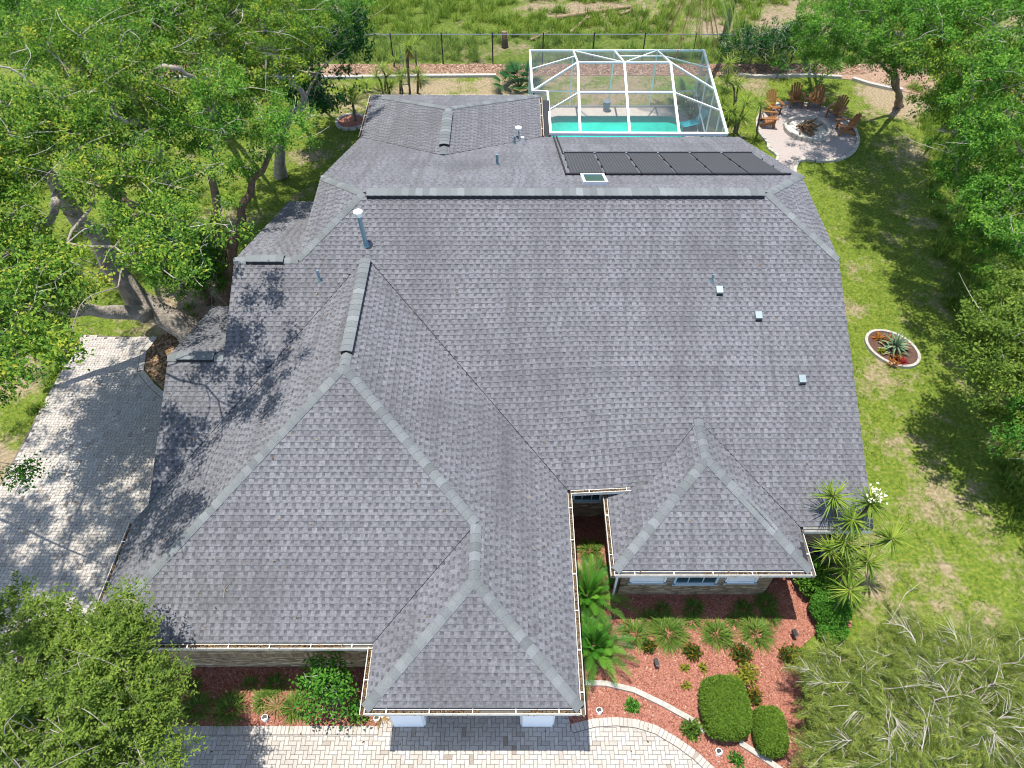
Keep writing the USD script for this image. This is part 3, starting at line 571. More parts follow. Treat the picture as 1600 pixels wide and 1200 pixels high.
# ------------------------------------------------------------------ walls, bricks, windows
def wall(p, q, ztop=None, z0=0.0, name='wall', mat='mortar'):
    """An upright wall between two plan points, its top under the roof."""
    p, q = np.array(p, float), np.array(q, float); n = 12; d = unit(q - p); nr = np.array([-d[1], d[0]]) * .11
    mb = MB()
    for i in range(n):
        a, b = p + (q - p) * i / n, p + (q - p) * (i + 1) / n
        tops = []
        for c in (a, b):
            zr = z_roof(*c); tops.append((zr - .18) if ztop is None and zr is not None else (ztop or 2.5))
        v = np.array([[*a - nr, z0], [*b - nr, z0], [*b + nr, z0], [*a + nr, z0], [*a - nr, tops[0]], [*b - nr, tops[1]], [*b + nr, tops[1]], [*a + nr, tops[0]]]); mb.add(v, BF)
    return obj(name, mb, M[mat], house)
brick_jobs = []
def brick_face(w, p, q, ztop, out, holes=(), soldiers=True, band=None):
    """Running-bond bricks proud of a wall's face. holes = (s0, s1, z0, z1) along the wall."""
    p, q, out = np.array(p, float), np.array(q, float), np.array(out, float); L = np.linalg.norm(q - p); d = (q - p) / L; row = 0; z = .02
    rg = RS(int(abs(p[0] * 100 + p[1] * 10)) + 5)
    def put(s0, s1, z0, z1, t):
        a, b = p + d * s0, p + d * s1; o = out * (.112 + rg.uniform(-.002, .003)); i_ = out * .1
        lo = np.array([[*(a + i_), z0], [*(b + i_), z0], [*(b + o), z0], [*(a + o), z0]]); hi = lo.copy(); hi[:, 2] = z1
        brick_jobs.append((w, hexa(lo, hi), t))
    def clear(s0, s1, z0, z1): return not any(s1 > h[0] and s0 < h[1] and z1 > h[2] and z0 < h[3] for h in holes)
    while z + .062 < ztop - (.21 if soldiers else 0):
        s = -(.1 if row % 2 else 0)
        while s < L:
            a, b = max(s, 0), min(s + .2, L)
            t = np.clip(rg.normal(.42, .2), 0, 1)
            if rg.rand() < .07: t = rg.uniform(.85, 1)
            if b - a > .03 and clear(a, b, z, z + .062) and not (band and band - .062 < z < band + .2): put(a, b, z, z + .062, t)
            s += .21
        z += .072; row += 1
    if soldiers:
        s = 0
        while s + .065 < L:
            if clear(s, s + .065, z, z + .2): put(s, s + .065, z, z + .2, np.clip(rg.normal(.45, .2), 0, 1))
            s += .075
    if band:
        s = 0
        while s + .065 < L: put(s, s + .065, band + .004, band + .198, np.clip(rg.normal(.3, .15), 0, 1)); s += .075
    for h in holes:                                              # a row of sloping bricks under each opening
        s = h[0]
        while s + .065 < h[1]:
            a, b = p + d * s, p + d * (s + .065); zt = h[2] - .004
            lo = np.array([[*(a + out * .1), zt - .13], [*(b + out * .1), zt - .13], [*(b + out * .17), zt - .15], [*(a + out * .17), zt - .15]]); hi = lo.copy(); hi[:2, 2] = zt; hi[2:, 2] = zt - .09
            brick_jobs.append((w, hexa(lo, hi), np.clip(rg.normal(.5, .2), 0, 1))); s += .075
W1 = wall((-9.0, 6.85), (-3.0, 6.85), 2.72); brick_face(W1, (-9.0, 6.85), (-3.0, 6.85), 2.6, (0, -1), band=.74)
W2 = wall((2.95, 8.85), (7.0, 8.85), 2.52); brick_face(W2, (2.95, 8.85), (7.0, 8.85), 2.48, (0, -1), [(.2, 1.2, .88, 2.5), (1.4, 2.6, .8, 2.5), (2.78, 3.65, .88, 2.5)])
W3 = wall((1.2, 11.35), (3.4, 11.35), 2.9); brick_face(W3, (1.2, 11.35), (3.4, 11.35), 2.75, (0, -1), [(.55, 1.4, .98, 2.5)])
W4 = wall((6.9, 10.1), (8.85, 10.1), 2.85); brick_face(W4, (6.9, 10.1), (8.85, 10.1), 2.7, (0, -1))
W5 = wall((7.0, 8.85), (7.0, 10.1), 2.52); W6 = wall((2.95, 11.3), (2.95, 8.85), 2.52); brick_face(W6, (2.95, 11.3), (2.95, 8.85), 2.45, (-1, 0))
W7 = wall((1.1, 6.9), (1.1, 11.3), 2.72); brick_face(W7, (1.1, 6.9), (1.1, 11.3), 2.65, (1, 0), soldiers=False)
for a, b in (((-9.0, 12.9), (-9.0, 6.9)), ((-9.0, 16.3), (-9.0, 12.9)), ((-9.0, 16.3), (-7.6, 16.3)), ((-7.5, 21.1), (-7.5, 16.3)), ((-7.5, 21.1), (-5.8, 21.1)), ((-5.8, 29.8), (-5.8, 21.1)), ((-5.8, 29.8), (.85, 29.8)), ((.85, 26.4), (.85, 29.8)), ((.85, 26.4), (8.85, 26.4)), ((8.85, 26.4), (8.85, 10.1))):
    wall(a, b)
wall((-3.0, 6.9), (-3.0, 5.6), 2.7); wall((-3.0, 6.85), (1.1, 6.85), 2.72, mat='stucco')
bd = np.argsort([np.linalg.norm(j[1][0].mean(0) - [0, 0, CAM_H]) + (6 if j[1][0][:, 2].mean() > 1.75 or j[0] in (W7, W6) else 0) for j in brick_jobs]); rest = {}
for r_, i in enumerate(bd):
    w_, (v, f), t = brick_jobs[i]
    if r_ < 296: obj('brick', (v, f, np.full(8, t)), M['brick'], w_)
    else: rest.setdefault(str(w_.GetPath()), MB()).add(v, f, t)
for k, mb in rest.items(): obj('brickwork', mb, M['brick'], stage.GetPrimAtPath(k), kind='stuff')
def window(x0, x1, y, z0, z1, blind=False, grid=2, label=None):
    w = thing('window', (0, 0, 0), parent=house, label=label); f = MB()
    for a in ((x0, z0, x0 + .06, z1), (x1 - .06, z0, x1, z1), (x0, z0, x1, z0 + .045), (x0, z1 - .07, x1, z1)): f.m(box(a[0], y - .175, a[1], a[2], y - .06, a[3]))
    obj('frame', f, M['blue_frame' if not blind else 'white'], w)
    obj('blind' if blind else 'pane', box(x0 + .05, y - .136, z0 + .04, x1 - .05, y - .114, z1 - .06), M['white' if blind else 'pane'], w)
    obj('sill', box(x0 - .03, y - .2, z0 - .03, x1 + .03, y - .02, z0 + .002), M['blue_frame'], w)
    if not blind:
        for k in range(1, grid + 1): x = x0 + (x1 - x0) * k / (grid + 1); obj('glazing_bar', box(x - .012, y - .15, z0 + .045, x + .012, y - .137, z1 - .07), M['blue_frame'], w)
        obj('glazing_bar', box(x0 + .07, y - .148, (z0 + z1) / 2 - .012, x1 - .07, y - .138, (z0 + z1) / 2 + .012), M['blue_frame'], w)
window(4.36, 5.54, 8.85, .8, 2.45, label='dark window with pale blue grey frame')
window(3.16, 4.14, 8.85, .88, 2.45, True, label='window closed by a white blind'); window(5.74, 6.59, 8.85, .88, 2.45, True, label='window closed by a white blind')
window(1.76, 2.59, 11.35, .98, 2.5, label='small dark window in the recess')
for x in (-2.55, .62): 
    obj('pier', prism(sbox(x - .42, 5.27, x + .42, 5.8).buffer(-.06).buffer(.06, join_style=3), 0, 2.66), M['stucco'], house)
obj('porch_beam', box(-3.05, 5.3, 2.5, 1.1, 5.75, 2.68), M['stucco'], house)
obj('front_door', box(-1.5, 6.68, 0, -.4, 6.74, 2.1), plain('dark_wood_door', (.1, .05, .03), .5), house)
# soffits keep the eaves closed
def soffit(poly, z): obj('soffit', prism(Polygon(poly), z - .02, z), M['white'], house)
soffit([(XL + .05, 6.32), (XP, 6.32), (XP, 6.8), (XL + .75, 6.8)], 2.66); soffit([(XP + .05, 4.92), (XR - .05, 4.92), (XR - .05, 6.75), (XP + .05, 6.75)], 2.664)
soffit([(2.6, 8.2), (7.3, 8.2), (7.3, 8.8), (2.6, 8.8)], 2.47)

# gutters: an open white trough on brackets, with dry leaves in it
litter = MB(); lr = RS(5)
def gutter(p, q, out, fill=.5, w=.11):
    p, q, out = np.asarray(p, float), np.asarray(q, float), np.array([*out, 0.0]); L = np.linalg.norm(q - p); d = (q - p) / L
    prof = [(0, -.01), (0, -.12), (w, -.12), (w, .0), (w - .018, .0), (w - .018, -.1), (.018, -.1), (.018, -.01)]
    v = np.array([e + out * a + [0, 0, b] for e in (p, q) for a, b in prof]); n = len(prof)
    f = [[j, (j + 1) % n, n + (j + 1) % n, n + j] for j in range(n)]
    g = obj('gutter', (v, np.array(f)), M['white_dirty'], house)
    obj('gutter_bed', beam(p + out * w / 2 + [0, 0, -.092], q + out * w / 2 + [0, 0, -.092], w - .04, .012), M['gutter_in'], g)
    for k in range(max(1, int(L / .9))):
        c = p + d * L * (k + .5) / max(1, int(L / .9)); obj('bracket', beam(c + [0, 0, -.004], c + out * (w - .005) + [0, 0, .004], .022, .012), M['white'], g)
    n = int(L * 260 * fill); s = lr.rand(n) * L
    keep = (meshkit.noise(np.c_[s * .8 + p[0] * 3, np.full(n, p[1]), np.full(n, 1.5)], 3) > .62 - fill * .45); s = s[keep]; n = len(s)
    if n: 
        c = p + d * s[:, None] + out * lr.uniform(.025, w - .03, n)[:, None] + np.c_[np.zeros((n, 2)), lr.uniform(-.085, -.03, n)]
        litter.m(leaves(c, .07, .03, lr, np.clip(lr.normal(.5, .2, n), 0, 1), .7))
gutter((XL, 6.27, zE - .02), (XP - .01, 6.27, zE - .02), (0, -1), .75)
gutter((XP, 4.86, zE - .02), (XR, 4.86, zE - .02), (0, -1), .4)
gutter((XP, 4.74, zE - .02), (XP, 6.2, zE - .02), (-1, 0), .9)
gutter((XR, 10.3, zE - .02), (XR, 4.74, zE - .02), (1, 0), .3)
gutter((XL, 9.4, zE - .02), (XL, 6.15, zE - .02), (-1, 0), .8)
gutter((2.54, 8.15, zW - .02), (7.37, 8.15, zW - .02), (0, -1), .5)
gutter((2.54, 10.3, zW - .02), (2.54, 8.03, zW - .02), (-1, 0), .4)
gutter((7.37, 8.03, zW - .02), (7.37, 9.2, zW - .02), (1, 0), .1)
gutter((7.45, 9.29, 2.766), (9.2, 9.29, 2.766), (0, -1), .1)
gutter((1.55, 10.36, 2.85), (3.5, 10.36, 3.02), (0, -1), 1.0)
gutter((-6.15, 30.2, 3.6), (1.2, 30.2, 3.6), (0, 1), .5); gutter((-6.15, 26.8, 3.6), (-6.15, 30.2, 3.6), (-1, 0), .7); gutter((1.2, 30.1, 3.6), (1.2, 26.9, 3.6), (1, 0), .8)
obj('leaf_litter', litter, M['litter'], None, 'dry brown leaves lying in the white roof gutters', 'leaf litter', None, 'stuff')
obj('downspout', MB().m(beam((2.5, 8.3, 2.5), (2.78, 8.62, 2.15), .07, .055)).m(beam((2.78, 8.62, 2.2), (2.78, 8.62, .1), .07, .055)), M['white'], house)
obj('flat_roof', box(1.34, 27.0, 3.3, 1.62, 30.1, 3.46), M['deck'], house)

# things that stand on the roof
def vent_stack(x, y, top, r, label, capd=None, lean=(0, 0)):
    t = thing('vent_pipe', (x, y, 0), parent=house, label=label); zr = z_roof(x, y)
    obj('pipe', tube([(0, 0, zr - .05), (lean[0], lean[1], top)], [r, r], 12), M['lead'], t)
    obj('flashing', MB().m(cyl((0, 0, zr - .03), r * 2.1, .1, 12, r * 1.15)), M['lead'], t)
    if capd: obj('cap', MB().m(cyl((lean[0], lean[1], top - .12), capd * .75, .1, 14)).m(cyl((lean[0], lean[1], top - .02), capd, .05, 14)), M['white'], t)
vent_stack(-4.15, 16.4, 7.33, .06, 'tall blue grey pipe with white cap', .13, (-.06, 0))
vent_stack(-5.39, 15.41, 6.12, .035, None); vent_stack(-.5, 21.6, 5.95, .045, None); vent_stack(.1, 25.3, 4.5, .045, None); vent_stack(5.6, 15.38, 6.0, .03, None)
obj('vent_pipe', cyl((.4, 25.2, 4.1), .07, .42, 12), M['white'], house, 'short white pipe')
def box_vent(x, y):
    t = thing('roof_vent', (0, 0, 0), parent=house); z0 = float(z_main(x, y)); r_ = lambda dx, dy, dz: [x + dx, y + dy, z0 + dy * sM + dz]
    obj('hood', hexa(np.array([r_(-.1, -.12, .02), r_(.1, -.12, .02), r_(.1, .12, 0), r_(-.1, .12, 0)]), np.array([r_(-.09, -.11, .13), r_(.09, -.11, .13), r_(.09, .09, .1), r_(-.09, .09, .1)])), M['steel'], t)
    obj('opening', beam(r_(-.08, -.123, .06), r_(.08, -.123, .06), .012, .07), M['vent_dark'], t)
for x, y in ((5.78, 15.1), (6.8, 14.42), (7.81, 12.78)): box_vent(x, y)
zr_ = lambda x, y: 6.95 - sR * (y - 17.86)
t = thing('skylight', (0, 0, 0), parent=house); sx0, sx1, sy0, sy1 = 2.15, 2.9, 18.75, 19.85
def slab(x0, y0, x1, y1, a, b, zf): return hexa(np.array([[x0, y0, zf(x0, y0) + a], [x1, y0, zf(x1, y0) + a], [x1, y1, zf(x1, y1) + a], [x0, y1, zf(x0, y1) + a]]), np.array([[x0, y0, zf(x0, y0) + b], [x1, y0, zf(x1, y0) + b], [x1, y1, zf(x1, y1) + b], [x0, y1, zf(x0, y1) + b]]))
fr = MB()
for a in ((sx0, sy0, sx0 + .08, sy1), (sx1 - .08, sy0, sx1, sy1), (sx0 + .08, sy0, sx1 - .08, sy0 + .1), (sx0 + .08, sy1 - .1, sx1 - .08, sy1)): fr.m(slab(*a, 0, .14, zr_))
obj('frame', fr, M['white'], t); obj('pane', slab(sx0 + .07, sy0 + .09, sx1 - .07, sy1 - .09, .02, .11, zr_), M['skylight'], t)
t = thing('dish_light', (0, 0, 0), parent=house)
obj('dish', MB().m(cyl((.25, 26.1, 4.35), .13, .06, 16)), M['white'], t); obj('arm', beam((.3, 25.9, 3.95), (.25, 26.1, 4.38), .04, .04), M['lead'], t)

# solar heater: six black mats on the back slope
px0, px1, py0, py1 = 1.84, 8.72, 20.1, 23.35
names = ['solar mat at the left end of the row, beside the skylight', 'second solar mat from the left on the back slope', 'third solar mat from the left on the back slope', 'fourth solar mat from the left on the back slope', 'fifth solar mat from the left on the back slope', 'solar mat at the right end of the row, by the gable']
for k in range(6):
    w_ = (px1 - px0) / 6; a, b = px0 + k * w_ + .035, px0 + (k + 1) * w_ - .035
    t = thing('solar_mat', (0, 0, 0), 0, 'black ribbed ' + names[k], 'solar panel', 'solar heater mats on the back roof slope')
    mb = MB(); n = 22
    for j in range(n): x = a + (b - a) * (j + .5) / n; mb.m(slab(x - .021, py0, x + .021, py1, .03, .055, zr_), .25 + .5 * (j % 2))
    mb.m(slab(a, py0 + .02, b, py1 - .02, .026, .04, zr_), .1)
    obj('tube_mat', mb, M['solar'], t)
    for y in (py0 - .03, py1 + .03): obj('header_pipe', beam((a - .05, y, zr_(a, y) + .06), (b + .05, y, zr_(a, y) + .06), .06, .06), M['black'], t)
    for x in (a - .018, b + .018):
        for y in (py0, py0 + (py1 - py0) * .33, py0 + (py1 - py0) * .67, py1): obj('clamp', box(x - .016, y - .035, zr_(x, y) + .02, x + .016, y + .035, zr_(x, y) + .08), M['steel' if y in (py0, py1) else 'black'], t)
obj('supply_pipe', MB().m(beam((1.68, 26.7, 3.7), (1.72, 20.05, zr_(0, 20.05) + .06), .05, .05)).m(beam((1.72, 20.07, zr_(0, 20.07) + .06), (8.9, 20.07, zr_(0, 20.07) + .06), .05, .05)), M['black'], None, 'black supply pipe running up the roof beside the solar mats', 'pipe')
obj('supply_pipe', beam((1.8, 26.7, 3.7), (1.84, 23.4, zr_(0, 23.4) + .06), .04, .04), M['black'], None, 'short black return pipe from roof edge to the first solar mat', 'pipe')

# ------------------------------------------------------------------ pool, deck and screen cage
deck = sbox(1.45, 26.9, 9.45, 36.0)
obj('pool_deck', prism(deck.difference(POOL), -.3, .05), M['deck_paver'], kind='structure')
pool = thing('swimming_pool', (0, 0, 0), 0, 'turquoise swimming pool with rounded corners under the screen cage', 'pool')
mb = MB(); ring = np.array(POOL.exterior.coords)[:-1]; n = len(ring)
mb.add(np.vstack([np.c_[ring, np.full(n, .0)], np.c_[ring, np.full(n, -1.4)]]), [[j, n + j, n + (j + 1) % n, (j + 1) % n] for j in range(n)])
v, f = prism(POOL, -1.5, -1.4); mb.add(v, f)
obj('basin', mb, M['plaster'], pool)
obj('water', (np.c_[ring, np.full(n, -.09)], np.array([[0, j + 1, j] if not POOL.exterior.is_ccw else [0, j, j + 1] for j in range(1, n - 1)])), M['water'], pool)
obj('coping', prism(POOL.difference(POOL.buffer(-.06)), -.14, .062), M['kerb'], pool)
obj('waterline_tile', prism(POOL.buffer(-.0601).difference(POOL.buffer(-.075)), -.3, .03), plain('dark_pool_tile', (.06, .14, .15), .3), pool)
cage = thing('pool_cage', (0, 0, 0), 0, 'white aluminium frame cage with grey insect screens over the pool', 'pool cage')
ZW = 3.0
BL, BR, T1, T2, T3 = (.89, 36, ZW), (9.56, 36, ZW), (2.96, 32.1, 4.2), (5.05, 32.1, 4.2), (7.13, 32.1, 4.2)
B1, B2, B3 = (3.05, 36, ZW), (5.1, 36, ZW), (7.25, 36, ZW)
L2, LJ, F0, F1, F2, F3, FR = (.93, 31.6, 3.12), (1.62, 31.5, 3.14), (1.58, 26.95, 3.66), (2.78, 26.95, 3.68), (4.8, 26.95, 3.68), (6.82, 26.95, 3.68), (8.8, 26.98, 3.62)
mid = lambda a, b, t: tuple(np.array(a) + (np.array(b) - np.array(a)) * t)
R1, R2, R3 = mid(BR, FR, .24), mid(BR, FR, .52), mid(BR, FR, .76)
Lm, Lj2 = mid(BL, L2, .48), mid(LJ, F0, .47); T1m, T3m, G1, G2, G3 = mid(B1, T1, .5), mid(B3, T3, .5), mid(T1, F1, .45), mid(T2, F2, .45), mid(T3, F3, .45)
for a, b, w_ in [(BL, BR, .1), (BL, L2, .1), (L2, LJ, .1), (LJ, F0, .1), (F0, FR, .12), (BR, FR, .1), (B1, T1, .08), (B2, T2, .08), (B3, T3, .08), (T1, T3, .08), (B1, T2, .06), (T2, B3, .06), (Lm, T1m, .06), (L2, T1, .08), (Lj2, G1, .06),
                 (T1, F1, .1), (T2, F2, .1), (T3, F3, .1), (G1, G3, .07), (T3m, R1, .06), (T3, R2, .08), (G3, R3, .07), (mid(B2, T2, .5), T3m, .05)]:
    obj('beam', beam(a, b, w_, w_), M['white'], cage)
for x in (.89, 3.05, 5.1, 7.25, 9.56): obj('post', beam((x, 36, .05), (x, 36, ZW), .07, .07), M['white'], cage)
gr = lambda p: (p[0] + (.05 if p[0] > 5 else 0), p[1], .05)
for p in (R1, R2, R3, mid(BR, FR, .9), L2, LJ, Lm): obj('post', beam(gr(p), p, .06, .06), M['white'], cage)
for z in (.1, .9): obj('rail', beam((.89, 36, z), (9.56, 36, z), .05, .05), M['white'], cage); obj('rail', beam((9.56, 36, z), (9.0, 27.2, z), .05, .05), M['white'], cage)
def screen(*p):
    p = np.array(p, float); obj('screen', (p, np.array([[0, j, j + 1] for j in range(1, len(p) - 1)])), M['screen'], cage)
for p in ((BL, Lm, T1m, B1), (Lm, L2, T1, T1m), (L2, LJ, Lj2, G1, T1), (Lj2, F0, F1, G1), (B1, T1, T2), (B1, T2, B2), (B2, T2, B3), (T2, T3, B3), (T1, G1, G2, T2), (T2, G2, G3, T3), (G1, F1, F2, G2), (G2, F2, F3, G3),
          (B3, T3m, R1, BR), (T3m, T3, R2, R1), (T3, G3, R3, R2), (G3, F3, FR, R3)): screen(*p)
for a, b in ((BL, B1), (B1, B2), (B2, B3), (B3, BR), (BR, R1), (R1, R2), (R2, R3), (R3, FR), (BL, Lm), (Lm, L2), (L2, LJ)): screen(a, b, gr(b), gr(a))
t = thing('pool_lounger', (9.1, 33.75, .05), .3, 'turquoise pool chair on the deck beside the cage wall', 'lounge chair')
fr = MB()
for y in (-.27, .27): fr.m(tube([(-.6, y, 0), (-.55, y, .3), (.3, y, .34), (.62, y, .8)], [.014] * 4, 6)).m(tube([(.3, y, .34), (.38, y, 0)], [.014] * 2, 6))
obj('frame', fr, M['black_metal'], t); obj('sling', MB().m(beam((-.56, 0, .31), (.3, 0, .35), .52, .03)).m(beam((.3, 0, .35), (.62, 0, .82), .52, .03)), M['cyan'], t); obj('pillow', beam((.5, 0, .72), (.66, 0, .92), .46, .09), M['cyan'], t)
t = thing('pool_bucket', (4.95, 35.6, .05), 0, 'small dark grey bucket on the deck behind the pool', 'bucket')
obj('body', tube([(0, 0, 0), (0, 0, .5)], [.16, .2], 12), M['grey_plastic'], t); obj('rim', tube([(0, 0, .47), (0, 0, .52)], [.215, .215], 12), M['grey_plastic'], t)

# ------------------------------------------------------------------ fence
fence = thing('chain_link_fence', (0, FENCE_Y, 0), 0, 'chain link fence with pale top rail between back bed and rough field', 'fence')
obj('top_rail', tube([(-26, 0, 1.68), (30, 0, 1.68)], [.024, .024], 6), M['steel'], fence)
for x in np.arange(-24.5, 30, 2.85): obj('post', tube([(x + .6, 0, 0), (x + .6, 0, 1.78)], [.035, .035], 8), M['black_metal'], fence)
obj('wire_mesh', (np.array([[-26, .05, .02], [30, .05, .02], [30, .05, 1.66], [-26, .05, 1.66]]), np.array([[0, 1, 2, 3]])), M['chain'], fence)

# ------------------------------------------------------------------ fire pit
FC = np.array([14.95, 33.6])
th = np.linspace(math.radians(-118), math.radians(205), 40)
ringo = np.c_[FC[0] + 2.45 * np.cos(th), FC[1] + 2.85 * np.sin(th)]
padline = list(map(tuple, ringo)); pad = Polygon(padline + [(12.95, 31.3), (12.75, 30.6), (12.7, 29.0), (13.2, 29.0)])
obj('gravel_pad', prism(pad, -.05, .03), M['gravel'], kind='structure')
edge_out = [(13.15, 29.2), (13.45, 30.1), (13.75, 30.75)] + padline[1:] + [(12.6, 31.9), (12.95, 31.25), (12.72, 30.75)]
nE = int(LineString(edge_out).length / .42); ls = LineString(edge_out); rng = RS(8)
kt = thing('stone_edging', (0, 0, 0), 0, 'pale stone edging round the gravel fire pit pad', 'edging')
for i in range(nE):
    a, b = ls.interpolate(ls.length * (i + .03) / nE).coords[0], ls.interpolate(ls.length * (i + .97) / nE).coords[0]
    obj('stone', beam((*a, .05), (*b, .05), .15 + rng.uniform(-.02, .02), .14 + rng.uniform(-.02, .02)), M['kerb'], kt)
pit = thing('fire_pit', (14.93, 33.62, 0), 0, 'round fire pit ring with pale ash and split logs in it', 'fire pit')
for i in range(26):
    a = i * 2 * math.pi / 26; d = np.array([math.cos(a), math.sin(a), 0]); e = np.array([-d[1], d[0], 0])
    obj('ring_stone', beam(d * 1.06 - e * .122 + [0, 0, .12], d * 1.06 + e * .122 + [0, 0, .12], .13, .24), M['kerb'], pit)
obj('ash', cyl((0, 0, .02), 1.0, .045, 28), M['ash'], pit)
for i in range(32):
    a, r, el = rng.uniform(0, 6.28), rng.uniform(.0, .5), rng.uniform(-.1, .5); L = rng.uniform(.45, .85); c = np.array([r * math.cos(a * 2.3), r * math.sin(a * 2.3), .12 + rng.uniform(0, .26)]); d = np.array([math.cos(a) * math.cos(el), math.sin(a) * math.cos(el), math.sin(el)])
    lo, hi = c - d * L / 2, c + d * L / 2; lo[2] = max(lo[2], .1); hi[2] = max(hi[2], .1)
    g = thing('firewood_log', (14.93, 33.62, 0), 0, 'split log lying loosely in the fire pit ring', 'firewood', 'firewood logs in the fire pit')
    obj('log', tube([lo, (lo + hi) / 2 + rng.normal(0, .012, 3), hi], [.05, .056, .045], 7), M['driftwood'], g)
def make_chair(loc, rz, label):
    t = thing('adirondack_chair', loc, rz, label, 'chair', 'wooden chairs round the fire pit')
    for s in (-1, 1):
        obj('front_leg', box(s * .3 - .02, -.36, 0, s * .3 + .02, -.25, .52), M['wood'], t)
        obj('rear_leg', beam((s * .27, -.36, .34), (s * .27, .52, .02), .035, .12), M['wood'], t)
        obj('arm', box(s * .36 - .075, -.46, .52, s * .36 + .075, .34, .545), M['wood'], t)
    for k in range(6): y = -.36 + k * .088; obj('seat_slat', beam((-.27, y, .385 - k * .03), (.27, y, .385 - k * .03), .078, .02), M['wood'], t)
    for k in range(5):
        x = (k - 2) * .115; top = 1.02 - .035 * (k - 2) ** 2
        obj('back_slat', beam((x * .85, .12, .2), (x * 1.1, .12 + (top - .2) * .5, top), .095, .022, (0, -1, .5)), M['wood'], t)
    obj('back_rail', beam((-.33, .4, .5), (.33, .4, .5), .06, .03), M['wood'], t)
    return t
def chair_at(u, v): p = at(u, v); d = FC - p[:2]; return p, math.atan2(d[1], d[0]) + math.pi / 2
CH = [(1205, 176, 'teak chair at the far left of the fire pit, behind a yucca head', -.35), (1197, 196, 'teak chair nearest the pool cage, seen from its side', .15), (1241, 165, 'teak chair at the back of the fire pit, facing the house', 0), (1272, 168, 'teak chair at the back, just right of the one facing the house', 0), (1303, 184, 'teak chair right of the fire pit turned toward the logs', .1), (1318, 208, 'teak chair at the right edge of the gravel pad, lowest on that side', .1)]
c0 = None
for u, v, lb, dr in CH:
    p, rz = chair_at(u, v)
    if c0 is None: c0 = make_chair(p + [0, 0, .03], rz + dr, lb)
    else: copy_of(c0, p + [0, 0, .03], rz + dr, lb, 'chair', 'wooden chairs round the fire pit')

# ------------------------------------------------------------------ trees
HOUSE_VIEW = Polygon([(570, -200), (566, 100), (548, 165), (505, 195), (482, 240), (492, 300), (430, 330), (365, 400), (352, 470), (296, 498), (262, 540), (232, 528), (125, 522), (70, 640), (-20, 770), (-20, 930), (140, 960), (560, 1000), (1240, 900), (1420, 940), (1640, 960), (1640, 760), (1570, 700), (1560, 640), (1512, 600), (1505, 520), (1545, 470), (1525, 400), (1500, 320), (1462, 240), (1445, 170), (1400, 140), (1330, 118), (1262, 88), (1244, 50), (1240, -200)])
TRUNKLINE = Polygon([(310, 530), (262, 545), (190, 470), (130, 390), (70, 320), (60, 262), (105, 270), (165, 360), (230, 440)])
GAPS = TRUNKLINE.union(Polygon([(318, 235), (352, 235), (352, 390), (322, 395)])).union(Polygon([(0, 478), (200, 480), (225, 505), (0, 512)])).union(Polygon([(345, 200), (420, 160), (470, 200), (475, 290), (400, 330), (360, 300)])).union(Polygon([(262, 235), (318, 235), (320, 350), (285, 350), (250, 300)])).union(Polygon([(110, 400), (225, 420), (215, 520), (140, 520), (100, 470)]))
PV, PG, PT = prep(HOUSE_VIEW), prep(GAPS), prep(TRUNKLINE.buffer(8))
def view(p): d = p[1] * CT + (CAM_H - p[2]) * ST; return 800 + FPX * p[0] / d, 600 - FPX * (p[1] * ST - (CAM_H - p[2]) * CT) / d
def nearest(trunks, c):
    best = None
    for pts, rad in trunks:
        ok = pts[:, 2] < max(c[2] - .2, pts[0, 2] + .3); d = np.linalg.norm(pts - c, axis=1) + np.where(ok, 0, 50) - .25 * pts[:, 2]; i = int(np.argmin(d))
        if best is None or d[i] < best[0]: best = (d[i], pts[i], rad[i])
    return best[1], best[2]
